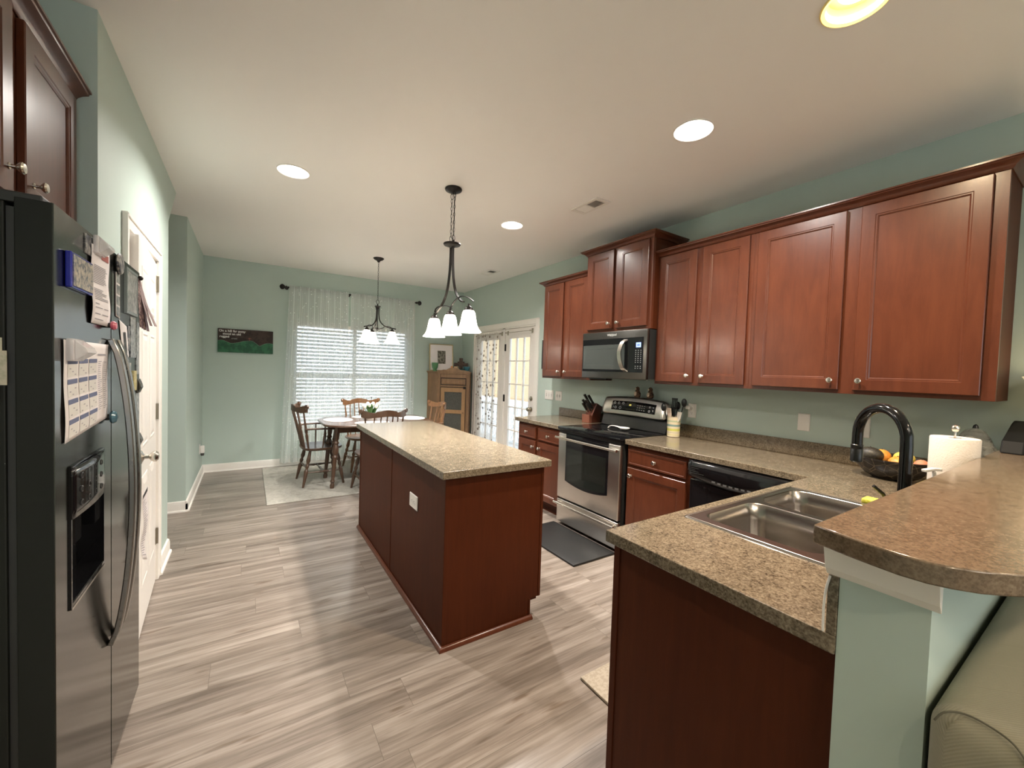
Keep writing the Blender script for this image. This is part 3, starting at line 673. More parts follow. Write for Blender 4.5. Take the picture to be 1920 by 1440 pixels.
def spline(p, n=6):
    p = [Vector(q) for q in p]; out = []
    for i in range(len(p)-1):
        a, b, c, d = p[max(i-1, 0)], p[i], p[i+1], p[min(i+2, len(p)-1)]
        for k in range(n):
            u = k/n; out.append(.5*((2*b)+(c-a)*u+(2*a-5*b+4*c-d)*u*u+(3*b-a-3*c+d)*u**3))
    out.append(p[-1]); return out
island_pendant()
def dining_chandelier():
    X, Y = 1.322, 5.12
    t = thing('dining_chandelier', 'dark bronze three-arm chandelier over the dining table', 'chandelier', (X, Y, C))
    MB().lathe([(0, 0), (.062, 0), (.064, -.006), (.05, -.02), (.02, -.034), (.012, -.05), (0, -.05)], (X, Y, C-.0005), (0, 0, 1), 28).build('canopy', IRON, t)
    b = MB(); chain(b, (X, Y, C-.05), (X, Y, 2.235)); b.torus((X, Y, 2.208), .024, .0025, (.5, -1, 0)); b.build('chain', IRON, t)
    MB().lathe([(0, .03), (.006, .028), (.008, .008), (.034, .004), (.036, -.004), (.024, -.014), (.022, -.028), (0, -.03)], (X, Y, 2.155), (0, 0, 1), 24).build('hub', IRON, t)
    MB().bar((X, Y, 2.13), (X, Y, 1.885), .005).lathe([(0, .02), (.012, .015), (.016, 0), (.006, -.02), (0, -.03)], (X, Y, 1.88), (0, 0, 1), 16).build('stem', IRON, t)
    for k in range(3):
        a = math.radians(-33+8+120*k); dx, dy = math.cos(a), math.sin(a); R = lambda r, z: (X+dx*r, Y+dy*r, z)
        MB().tube(spline([R(.016, 2.13), R(.017, 2.05), R(.03, 1.98), R(.075, 1.925), R(.135, 1.90), R(.185, 1.893), R(.225, 1.885)]), .0072, 8).build('curved_arm', IRON, t)
        MB().tube(spline([R(.01, 1.875), R(.05, 1.885), R(.09, 1.908), R(.135, 1.915), R(.17, 1.90)]), .004, 8).build('scroll_arm', IRON, t)
        o = R(.178, 1.862)
        MB().lathe([(0, .03), (.006, .03), (.010, .018), (.030, -.008), (.032, -.014), (0, -.014)], o, (0, 0, 1), 20).build('socket_cup', IRON, t)
        bell(t, (o[0], o[1], o[2]-.010), prof=[(.030, 0), (.036, -.010), (.048, -.045), (.060, -.085), (.074, -.115), (.092, -.142), (.093, -.146)])
        point('chandelier_lamp', (o[0]-X, o[1]-Y, o[2]-.085-C), .028, PEND_W*.8, NEUT, t)
dining_chandelier()
# ------------------------------------------------------------------ cabinets
DOORP = [(0, -.018), (0, -.003), (.003, 0), (.058, 0), (.061, -.003), (.066, -.003), (.072, -.008), (.072, -.0095)]
DRAWP = [(0, -.018), (0, -.004), (.005, 0), (.014, 0), (.018, -.003), (.026, -.003)]
def knob(parent, p, n, name='knob'):
    return MB().lathe([(.009, 0), (.009, .002), (.0055, .005), (.005, .013), (.009, .017), (.015, .022), (.0155, .026), (.012, .030), (0, .032)], p, n, 18).build(name, NICKEL, parent)
def front(parent, x, y0, y1, z0, z1, prof=DOORP, kn=None, name='door', m=None, sgn=-1):
    # front facing -x (sgn -1) or +x
    if sgn < 0: O, U = (x, y1, z0), (0, -1, 0)
    else: O, U = (x, y0, z0), (0, 1, 0)
    d = MB().panel(O, U, (0, 0, 1), y1-y0, z1-z0, prof).build(name, m or CHERRY, parent, smooth=0)
    if kn: knob(d, (x, kn[0], kn[1]), (sgn, 0, 0))
    return d
CROWNP = [(0, 0), (-.004, .0), (-.010, .004), (-.014, .012), (-.026, .022), (-.044, .030), (-.046, .036), (-.052, .038), (-.052, .046), (0, .046)]
def crown(parent, x, xw, y0, y1, z, ends=(True, True), m=None, sgn=1, sc=1.):
    # moulding along the front (face x) returning to wall xw; mitred
    b = MB(); pr = [(p*sc, q*sc) for p, q in CROWNP]; rings = []
    for p, q in pr:
        r = []
        if ends[1]: r.append((xw, y1-p, z+q)); r.append((x+p*sgn, y1-p, z+q))
        else: r.append((x+p*sgn, y1, z+q))
        if ends[0]: r.append((x+p*sgn, y0+p, z+q)); r.append((xw, y0+p, z+q))
        else: r.append((x+p*sgn, y0, z+q))
        rings.append([b.bm.verts.new(v) for v in r])
    n = len(rings[0]); k = len(rings)
    for i in range(k):
        A, B = rings[i], rings[(i+1) % k]
        for j in range(n-1): b.bm.faces.new((A[j], A[j+1], B[j+1], B[j]))
    b.bm.faces.new([r[0] for r in rings]); b.bm.faces.new([r[-1] for r in rings][::-1])
    return b.build('crown_moulding', m or CHERRY, parent, smooth=30)
def upper(label, x, y0, y1, z0, z1, doors, ends=(True, True), name='wall_cabinet', group='cherry wall cabinets on the right wall', crown_h=True):
    t = thing(name, label, 'cabinet', (XR, (y0+y1)/2, z0), group=group)
    MB().box(x+.02, XR-.001, y0, y1, z0+.0, z1).build('body', CHERRY_SHADED, t, smooth=0)
    MB().slab([x+.0005, x+.02], [y0, y1], lambda a, c: True, z0, z1).build('face_frame', CHERRY, t, smooth=0, bevel=.001)
    for (a, c, kz, ky) in doors: front(t, x-.019+.0, a, c, z0+.022, z1-.018, kn=(ky, kz))
    crown(t, x, XR-.001, y0, y1, z1-.012, ends)
    return t
U0, U1 = 1.352, 2.39
kz = 1.352+.022+.052
upper('large cherry wall cabinet at the right end with two wide doors', 2.808, .352, 1.428, U0, U1, [(.398, .865, kz, .835), (.931, 1.399, kz, .965)], (True, False))
upper('cherry wall cabinet with two narrow doors beside the microwave', 2.808, 1.4285, 2.178, U0, U1, [(1.455, 1.784, kz, 1.75), (1.833, 2.156, kz, 1.87)], (False, False))
upper('small cherry wall cabinet at the far end next to the patio doors', 2.808, 2.9405, 3.705, U0, U1, [(2.985, 3.318, kz, 3.285), (3.362, 3.685, kz, 3.397)], (False, True))
t = thing('wall_cabinet', 'taller deeper cherry cabinet above the microwave', 'cabinet', (XR, 2.56, 1.8), group='cherry wall cabinets on the right wall')
MB().box(2.755, XR-.001, 2.1785, 2.94, 1.800, 2.545).build('body', CHERRY_SHADED, t, smooth=0)
MB().box(2.7305, 2.755, 2.1785, 2.94, 1.800, 2.545).build('face_frame', CHERRY, t, smooth=0, bevel=.001)
front(t, 2.711, 2.212, 2.545, 1.826, 2.528, kn=(2.515, 1.872)); front(t, 2.711, 2.588, 2.908, 1.826, 2.528, kn=(2.618, 1.872))
crown(t, 2.7305, XR-.001, 2.1785, 2.94, 2.533)
# plain filler panel end on the right cabinet
# left cabinets above the fridge
def left_upper():
    t = thing('wall_cabinet', 'cherry cabinet high above the refrigerator on the left', 'cabinet', (XA, 1.78, 1.86))
    xf = -.56
    MB().box(XA+.001, xf-.02, 1.30, 2.213, 1.83, 2.39).build('body', CHERRY_SHADED, t, smooth=0)
    MB().box(xf-.02, xf-.0005, 1.30, 2.213, 1.83, 2.39).build('face_frame', CHERRY, t, smooth=0, bevel=.001)
    front(t, xf+.019, 1.768, 2.18, 1.852, 2.372, kn=(1.815, 1.925), sgn=1); front(t, xf+.019, 1.30, 1.695, 1.852, 2.372, kn=(1.665, 1.925), sgn=1)
    b = MB(); rings = []
    for p, q in CROWNP:
        rings.append([b.bm.verts.new(v) for v in ((xf-p, 1.30, 2.378+q), (xf-p, 2.2135, 2.378+q))])
    k = len(rings)
    for i in range(k):
        A, B = rings[i], rings[(i+1) % k]; b.bm.faces.new((A[0], A[1], B[1], B[0]))
    b.bm.faces.new([r[0] for r in rings]); b.bm.faces.new([r[1] for r in rings][::-1]); b.build('crown_moulding', CHERRY, t, smooth=30)
left_upper()

def base(label, y0, y1, cols, x=2.508, name='base_cabinet'):
    t = thing(name, label, 'cabinet', (XR, (y0+y1)/2, 0), group='cherry base cabinets along the right wall')
    MB().box(x+.02, XR-.001, y0, y1, .10, .875).build('body', CHERRY_SHADED, t, smooth=0)
    MB().box(x+.0005, x+.02, y0, y1, .10, .875).build('face_frame', CHERRY_SHADED, t, smooth=0)
    MB().box(x+.07, XR-.001, y0, y1, 0, .10).build('toe_kick', CHERRY_SHADED, t, smooth=0)
    for (a, c, ky) in cols:
        front(t, x-.019, a, c, .722, .842, DRAWP, ((a+c)/2, .782), 'drawer')
        front(t, x-.019, a, c, .125, .700, DOORP, (ky, .640), 'door')
    return t
base('cherry base cabinet with one drawer and door between range and dishwasher', 1.6145, 2.166, [(1.645, 2.148, 2.112)])
base('cherry base cabinet with two drawers at the far end beyond the range', 2.9455, 3.70, [(2.975, 3.328, 3.292), (3.368, 3.672, 3.402)])

def dishwasher():
    t = thing('dishwasher', 'black dishwasher under the counter beside the base cabinet', 'dishwasher', (XR, 1.31, 0)); y0, y1 = 1.006, 1.608
    MB().box(2.53, XR-.05, y0, y1, .02, .872).build('body', BLACKM, t, smooth=0)
    MB().rbox(2.478, 2.53, y0+.002, y1-.002, .12, .745, .006).build('door', BLACKG, t)
    MB().box(2.56, 2.58, y0+.01, y1-.01, .0, .115).build('toe_kick', BLACKM, t, smooth=0)
    # curved control panel
    def f(u, v):
        y = y0+.002+(y1-y0-.004)*u; arc = .028*math.sin(PI*u); return (2.466-.010*math.sin(PI*v)-.004*math.sin(PI*u), y, .748-arc*(1-v)+.122*v+(1-v)*.02)
    b = MB().grid(f, 24, 8); 
    cp = b.build('control_panel', BLACKG, t, solid=.012)
    b = MB()
    for i in range(9):
        u = .22+.06*i; y = y0+(y1-y0)*u
        b.box(2.4495, 2.452, y-.011, y+.011, .770-.026*math.sin(PI*u)+.010, .779-.026*math.sin(PI*u)+.010)
    b.build('button', mat('charcoal_button', (.11, .11, .11), .4), cp, smooth=0)
    b = MB()
    for i in range(5): b.box(2.449, 2.456, y1-.115, y1-.02, .833-i*.011, .838-i*.011)
    b.build('vent_slots', BLACKM, cp, smooth=0)
    b = MB()
    for u in (.28, .42, .66, .8): y = y0+(y1-y0)*u; b.box(2.4495, 2.452, y-.014, y+.014, .80, .803)
    b.build('printed_text', GREYB, cp, smooth=0)
    MB().rbox(2.452, 2.462, 1.18, 1.40, .812, .84, .004, 2).build('handle', BLACKG, cp)
dishwasher()

# ------------------------------------------------------------------ counters
CX0, PX0, PY1 = 2.476, .982, .926
SX0, SX1, SY0, SY1 = 1.345, 2.135, .450, .860
o = MB().slab([PX0, SX0, SX1, CX0, XR-.001], [HY1+.001, SY0, SY1, PY1, 2.172],
    lambda x, y: (x > CX0 or y < PY1) and not (SX0 < x < SX1 and SY0 < y < SY1), .876, .914).build('countertop', LAM, smooth=0, bevel=.003)

tag(o, 'L-shaped speckled laminate countertop holding the sink and running to the range', 'countertop'); WLC = o
MB().box(XR-.019, XR-.001, HY1+.02, 2.172, .914, 1.016).build('backsplash', LAM, o, smooth=0, bevel=.002)
MB().box(PX0+.001, XR-.001, HY1+.001, HY1+.019, .914, 1.034).build('backsplash', LAM, o, smooth=0, bevel=.002)
o = MB().box(CX0, XR-.001, 2.945, 3.738, .876, .914).build('countertop', LAM, smooth=0, bevel=.003)
tag(o, 'short speckled laminate countertop beyond the range with the knife block', 'countertop')
MB().box(XR-.019, XR-.001, 2.945, 3.738, .914, 1.005).build('backsplash', LAM, o, smooth=0, bevel=.002)

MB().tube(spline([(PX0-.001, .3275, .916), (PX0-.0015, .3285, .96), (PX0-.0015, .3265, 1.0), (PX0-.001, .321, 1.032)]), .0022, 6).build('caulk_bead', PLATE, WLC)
# peninsula cabinet
def peninsula():
    t = thing('peninsula_cabinet', 'shaded cherry peninsula cabinet under the sink, plain end panel facing left', 'cabinet', (1.75, .6, 0))
    b = MB().slab([1.028, SX0-.03, SX1+.03, 2.50], [HY1+.001, SY0-.04, SY1+.03, .888], lambda x, y: not (SX0-.03 < x < SX1+.03 and SY0-.04 < y < SY1+.03), .10, .8755)
    b.box(SX0-.03, SX1+.03, SY0-.04, SY1+.03, .1, .6)
    b.build('body', CHERRY_SHADED, t, smooth=0)
    MB().box(1.010, 1.028, HY1+.001, .904, .0, .8755).box(1.0065, 1.0105, .886, .908, 0, .8755).build('end_panel', CHERRY_SHADED, t, smooth=0)
    MB().box(1.028, 2.50, HY1+.001, .82, 0, .10).build('toe_kick', CHERRY_SHADED, t, smooth=0)
    for k in range(4):
        x0 = 1.05+k*.362; d = MB().panel((x0+.34, .889, .125), (-1, 0, 0), (0, 0, 1), .34, .57, [(i, dd+.019) for i, dd in DOORP]).build('door', CHERRY, t, smooth=0)
        knob(d, (x0+(.3 if k % 2 == 0 else .04), .908, .64), (0, 1, 0))
        MB().panel((x0+.34, .889, .722), (-1, 0, 0), (0, 0, 1), .34, .12, [(i, dd+.019) for i, dd in DRAWP]).build('drawer', CHERRY, t, smooth=0)
peninsula()
# raised bar top: left end curves outward, rounded near corner
def bar_outline():
    pts = [(XR-.001, .338), (1.00, .346), (.958, .346)]
    pts += [(.944, .30), (.934, .25), (.928, .21), (.9315, .175), (.944, .148), (.965, .120), (.995, .095), (1.04, .065), (1.10, .035), (1.20, .0), (1.35, -.03), (1.6, -.05), (XR-.001, -.05)]
    return pts
o = MB().prism(bar_outline(), 1.095, 1.1325).build('bar_top', BARL, smooth=25, bevel=.0035)
tag(o, 'raised brown speckled bar top with curved end on the half wall, near right', 'bar top')

# sink
def rr(x0, x1, y0, y1, r, n=6):
    p = []
    for cx, cy, a0 in ((x1-r, y1-r, 0), (x0+r, y1-r, 90), (x0+r, y0+r, 180), (x1-r, y0+r, 270)):
        for i in range(n+1): a = math.radians(a0+90*i/n); p.append((cx+r*math.cos(a), cy+r*math.sin(a)))
    return p
def sink():
    t = thing('kitchen_sink', 'stainless steel double-bowl sink set into the peninsula counter', 'sink', (1.74, .65, .914)); z = .914
    bowls = [(1.375, 1.735, .475, .845), (1.770, 2.110, .475, .845)]
    b = MB(); bm = b.bm
    outer = [bm.verts.new((x, y, z+.0045)) for x, y in rr(1.328, 2.148, .430, .878, .02, 3)]
    es = [bm.edges.new((outer[i], outer[(i+1) % len(outer)])) for i in range(len(outer))]
    loops = []
    for B in bowls:
        L = [bm.verts.new((x, y, z+.0045)) for x, y in rr(*B, .06)]; loops.append(L)
        es += [bm.edges.new((L[i], L[(i+1) % len(L)])) for i in range(len(L))]
    bmesh.ops.triangle_fill(bm, use_beauty=True, edges=es)
    low = [bm.verts.new((v.co.x+(.003 if v.co.x > 1.7 else -.003)*0+ (0.0035*(1 if v.co.x > 1.74 else -1)), v.co.y+.0035*(1 if v.co.y > .65 else -1), z+.0006)) for v in outer]
    for i in range(len(outer)): j = (i+1) % len(outer); bm.faces.new((outer[i], outer[j], low[j], low[i]))
    b.build('rim', SINKM, t, smooth=30, local=False)
    for B in bowls:
        b = MB(); bm = b.bm; rings = []
        for ins, zz, r in ((0, z+.0045, .06), (.004, z+.001, .058), (.010, z-.06, .056), (.018, z-.155, .056), (.030, z-.178, .05), (.055, z-.186, .04), (.12, z-.189, .03)):
            rings.append([bm.verts.new((x, y, zz)) for x, y in rr(B[0]+ins, B[1]-ins, B[2]+ins, B[3]-ins, r)])
        for A, Q in zip(rings, rings[1:]):
            for i in range(len(A)): j = (i+1) % len(A); bm.faces.new((A[i], A[j], Q[j], Q[i]))
        bm.faces.new(rings[-1]); bw = b.build('bowl', SINKM, t, smooth=60)
        MB().lathe([(.042, .0), (.042, .002), (.030, .002), (.028, -.002), (0, -.002)], ((B[0]+B[1])/2, (B[2]+B[3])/2, z-.1885), (0, 0, 1), 24).build('drain', NICKEL, bw)
    b = MB()
    for a in ((1.331, 2.145, .433, .440), (1.331, 2.145, .868, .875)): b.box(a[0], a[1], a[2], a[3], z+.0044, z+.0062)
    for a in ((1.331, 1.338, .433, .875), (2.138, 2.145, .433, .875)): b.box(a[0], a[1], a[2], a[3], z+.0044, z+.0062)
    b.build('raised_edge', NICKEL, t, smooth=0, bevel=.0015)
sink()
def faucet():
    bx, by, a = 1.742, .392, math.radians(53); d = Vector((math.cos(a), math.sin(a), 0)); B = Vector((bx, by, 0)); z0 = .9145
    t = thing('faucet', 'tall gloss black gooseneck faucet behind the sink', 'faucet', (bx, by, z0))
    MB().lathe([(.03, 0), (.03, .006), (.024, .012), (.022, .06), (.020, .09)], (bx, by, z0), (0, 0, 1), 24).build('base', FAUC, t)
    pts = [B+Vector((0, 0, z)) for z in (1.0, 1.08, 1.16, 1.22)]
    for i in range(1, 17):
        th = PI*i/16; pts.append(B+d*(.1-.1*math.cos(th))+Vector((0, 0, 1.235+.1*math.sin(th))))
    pts.append(B+d*.200+Vector((0, 0, 1.19)))
    MB().tube(pts, .0165, 16).build('spout', FAUC, t)
    p = B+d*.200
    MB().lathe([(.016, .0), (.0185, .003), (.0185, .045), (.0178, .046), (.0178, .049), (.0185, .05), (.0185, .062), (.015, .065)], p+Vector((0, 0, 1.131)), (0, 0, 1), 20).build('spray_head', mat('satin_black', (.006, .006, .006), .3), t)
    MB().bar((bx+.02, by, 1.0), (bx+.07, by-.0, 1.02), .009, .007).build('lever', FAUC, t)
faucet()

# ------------------------------------------------------------------ island
def island():
    t = thing('kitchen_island', 'long cherry wood kitchen island base with shoe moulding', 'kitchen island', (1.13, 2.77, 0))
    x0, x1, y0, y1 = .831, 1.440, 1.857, 3.693
    b = MB().box(x0+.004, x1-.02, y0+.004, y1-.004, .10, .8755).box(x0+.004, x1-.075, y0+.004, y1-.004, 0, .10); b.build('body', CHERRY_SHADED, t, smooth=0)
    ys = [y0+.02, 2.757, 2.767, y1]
    b = MB().box(x0-.0, x0+.0045, y0+.02, 2.758, 0, .8755); b.build('side_panel', CHERRY_SHADED, t, smooth=0)
    MB().box(x0-.0, x0+.0045, 2.768, y1-.018, 0, .8755).build('side_panel', CHERRY_SHADED, t, smooth=0)
    for q in ((x0-.003, x0+.004, 2.754, 2.772), (x0-.003, x0+.018, y0-.003, y0+.020), (x0-.003, x0+.004, y1-.02, y1+.002)): MB().box(*q, 0, .8755).build('batten', CHERRY_SHADED, t, smooth=0, bevel=.002)
    MB().prism([(x0+.018, 0), (x1-.068, 0), (x1-.068, .115), (x1, .115), (x1, .8755), (x0+.018, .8755)], y0-.001, y0+.0045, 'y').build('end_panel', CHERRY_SHADED, t, smooth=0)
    MB().box(x1-.014, x1+.002, y0-.004, y0+.0, .115, .8755).box(x1-.078, x1-.066, y0-.004, y0, .0, .115).build('end_trim', CHERRY_SHADED, t, smooth=0, bevel=.001)
    b = MB(); pr = [(0, 0), (.019, 0), (.018, .008), (.013, .016), (.006, .021), (0, .022)]
    def sweep(path):
        rings = []
        for p, q in pr:
            rings.append([b.bm.verts.new((X-(p if ex else 0), Y-(p if ey else 0)*1.0, q)) for X, Y, ex, ey in path])
        for i in range(len(pr)):
            A, B = rings[i], rings[(i+1) % len(pr)]
            for j in range(len(path)-1): b.bm.faces.new((A[j], A[j+1], B[j+1], B[j]))
        b.bm.faces.new([r[0] for r in rings]); b.bm.faces.new([r[-1] for r in rings][::-1])
    sweep([(x0-.003, y1, 1, 0), (x0-.003, y0-.004, 1, 1), (x1-.058, y0-.004, 0, 1)])
    b.build('shoe_moulding', CHERRY, t, smooth=40)
    yy = [y0+.02+k*.452 for k in range(5)]
    for k in range(4):
        a, c = yy[k]+.004, yy[k+1]-.008
        front(t, x1+.0, a, c, .722, .842, DRAWP, ((a+c)/2, .782), 'drawer', sgn=1); front(t, x1, a, c, .125, .700, DOORP, ((c-.04) if k % 2 == 0 else (a+.04), .64), 'door', sgn=1)
    return t
island()
o = MB().box(.801, 1.475, 1.827, 3.723, .876, .914).build('island_countertop', LAM, smooth=0, bevel=.003)
tag(o, 'long speckled beige laminate countertop on the kitchen island', 'countertop')

# ------------------------------------------------------------------ range
def range_():
    y0, y1 = 2.1785, 2.9385; x = 2.44
    t = thing('electric_range', 'stainless steel electric range with black glass cooktop', 'stove', (XR, (y0+y1)/2, 0))
    MB().box(x+.045, 3.08, y0+.003, y1-.003, .03, .895).build('body', BLACKM, t, smooth=0)
    # oven door with black glass centre and curved window bottom
    dz0, dz1 = .262, .862
    d = MB().rbox(x, x+.042, y0+.006, y1-.006, dz0, dz1, .008).build('oven_door', STEEL, t)
    ya, yb = y0+.125, y1-.115
    def wpoly(e, zt, zb, sag):
        p = [(yb-e, zt), (ya+e, zt)]
        n = 14
        for i in range(n+1):
            u = i/n; yy = ya+e+(yb-ya-2*e)*u; p.append((yy, zb-sag*math.sin(PI*u)**.9))
        return p
    MB().prism(wpoly(0, dz1+.001, .435, .035), x-.0025, x+.01, 'x').build('black_panel', BLACKG, d, smooth=20)
    MB().prism(wpoly(.022, .735, .452, .033), x-.0032, x-.0026, 'x').build('window', OVGLASS, d, smooth=20)
    def hnd(par, z, ye0, ye1):
        xx = x-.040
        MB().tube([(xx, ye0, z), (xx, ye1, z)], .0115, 14).build('handle', NICKEL, par)
        MB().bar((x+.0, ye0+.025, z), (xx, ye0+.025, z), .008).bar((x, ye1-.025, z), (xx, ye1-.025, z), .008).build('handle_mount', NICKEL, par)
    hnd(d, .822, y0+.006, y1-.010)
    dr = MB().rbox(x+.002, x+.042, y0+.006, y1-.006, .035, .247, .008).build('drawer', STEEL, t)
    hnd(dr, .218, y0+.012, y1-.012)
    MB().box(x+.006, x+.06, y0+.006, y1-.006, .865, .895).build('vent_trim', BLACKP, t, smooth=0)
    MB().rbox(x-.012, 3.02, y0, y1, .893, .921, .006, 2).build('cooktop', BLACKG, t)
    b = MB()
    for cx, cy, r in ((2.60, 2.37, .11), (2.60, 2.75, .085), (2.84, 2.37, .085), (2.84, 2.75, .11)):
        b.lathe([(r, 0), (r, .0003), (r-.002, .0003), (r-.002, 0)], (cx, cy, .9212), (0, 0, 1), 40, closed=True)
    b.build('burner_ring', mat('burner_mark', (.05, .05, .05), .2), t, smooth=0)
    # back guard: black riser plus tilted steel console with arched top
    MB().prism([(2.985, .921), (3.085, .921), (3.085, 1.15), (3.03, 1.15), (3.02, 1.04)], y0+.004, y1-.004, 'y').build('riser', BLACKP, t, smooth=0, bevel=.003)
    def f(u, v):
        y = y0+.004+(y1-y0-.008)*u; e = min(u, 1-u)
        top = 1.185+.022*math.sin(PI*u); bot = 1.035
        if e < .06: q = (1-e/.06); top -= .022*q*q; bot += .02*q*q
        z = bot+(top-bot)*v; xx = 2.985+.045*v-.012*math.sin(PI*v)+(.02*(1-e/.05)**2 if e < .05 else 0)
        return (xx, y, z)
    b = MB().grid(f, 40, 10); c = b.build('control_console', STEEL, t, solid=.02, smooth=60)
    b = MB()
    def g(u, v, off=.0125):
        uu = .125+.665*(1-u) if False else .145+(.82-.145)*u; vv = .26+.52*v; p = f(uu, vv); return (p[0]-off, p[1], p[2])
    b.grid(lambda u, v: g(u, v), 16, 4); pn = b.build('display_panel', BLACKG, c, solid=.002, smooth=60)
    def on(u, v, off=.0145): return g(u, v, off)
    Nn = Vector((-.95, 0, .3)).normalized()
    for i, (u, v, r) in enumerate(((.93, .76, .012), (.83, .76, .012), (.725, .76, .012), (.89, .28, .012), (.78, .28, .013), (.12, .66, .008), (.12, .26, .010))):
        MB().lathe([(r, 0), (r, .002), (r-.003, .0022), (r-.003, 0)], on(u, v, .0140), Nn, 24, closed=True).build('dial_ring', mat('dial_ring_grey', (.45, .45, .47), .4) if i == 0 else bpy.data.materials['dial_ring_grey'], pn)
    def patch(u0, u1, v0, v1, m, n):
        MB().grid(lambda a, b_: on(u0+(u1-u0)*a, v0+(v1-v0)*b_, .0142), 2, 1).build(n, m, pn, smooth=0)
    patch(.44, .65, .15, .88, mat('display_smoke', (.035, .032, .018), .15), 'display'); patch(.53, .58, .55, .72, LCDY, 'clock_digits')
    for a in range(4):
        for q in range(3): patch(.22+.05*a, .245+.05*a, .2+.22*q, .26+.22*q, GREYB, 'key_print')
range_()
# ------------------------------------------------------------------ microwave
def microwave():
    y0, y1, z0, z1, x = 2.181, 2.937, 1.378, 1.797, 2.70
    t = thing('microwave', 'black stainless over-the-range microwave with steel handle', 'microwave', (XR, 2.56, z0))
    MB().box(x+.03, XR-.005, y0+.003, y1-.003, z0+.008, z1).build('body', BLACKM, t, smooth=0)
    MB().rbox(x, x+.032, y0, y1, z0, z1, .005, 2).build('front_frame', BSTEEL, t)
    d = MB().box(x-.006, x, y0+.035, y1-.012, z0+.060, z1-.065).build('door', BLACKG, t, smooth=0, bevel=.001)
    wy0, wy1, wz0, wz1 = y0+.225, y1-.022, z0+.082, z1-.118
    MB().panel((x-.006, wy1, wz0), (0, -1, 0), (0, 0, 1), wy1-wy0, wz1-wz0, [(0, 0), (0, .001), (.036, .001), (.040, .0004)]).build('window', MWGLASS, d, smooth=0)
    pts = spline([(x-.006, y0+.215, z1-.082), (x-.030, y0+.235, z1-.11), (x-.048, y0+.245, z1-.17), (x-.050, y0+.246, z1-.21), (x-.045, y0+.240, z1-.265), (x-.028, y0+.225, z1-.325), (x-.006, y0+.205, z1-.352)])
    MB().ribbon(pts, .040, .010, (0, 1, 0)).build('handle', NICKEL, d, smooth=50)
    MB().panel((x-.0062, y0+.105, z1-.150), (0, -1, 0), (0, 0, 1), .05, .040, [(0, 0), (0, .0008)]).build('display', LCD, t, smooth=0)
    MB().panel((x-.0064, y0+.094, z1-.140), (0, -1, 0), (0, 0, 1), .028, .018, [(0, 0), (0, .0012)]).build('clock_digits', mat('lcd_digits', (.05, .08, .4), .4, emit=(.1, .15, .8), es=.5), t, smooth=0)
    b = MB()
    for r in range(10):
        if r == 7: continue
        for c in range(3):
            yy = y0+.107-c*.026; zz = z1-.175-r*.0165
            b.box(x-.0068, x-.006, yy-.006, yy+.003, zz-.0025, zz+.0025)
    b.build('keypad_print', GREYB, t, smooth=0)
    text('brand_lettering', 'Whirlpool', .026, (x-.0005, 2.62, z1-.040), (0, -1, 0), (0, 0, 1), mat('chrome_lettering', (.8, .8, .78), .3, .5), t, .0006)
    MB().tube([(x-.0012, 2.565+.030*math.cos(a), z1-.033+.011*math.sin(a)) for a in [.5+5.2*k/20 for k in range(21)]], .0006, 6).build('logo_ring', bpy.data.materials['chrome_lettering'], t)
    MB().box(x+.02, x+.10, y1-.30, y1-.08, z0-.012, z0+.009).build('under_light', BLACKP, t, smooth=0)
microwave()

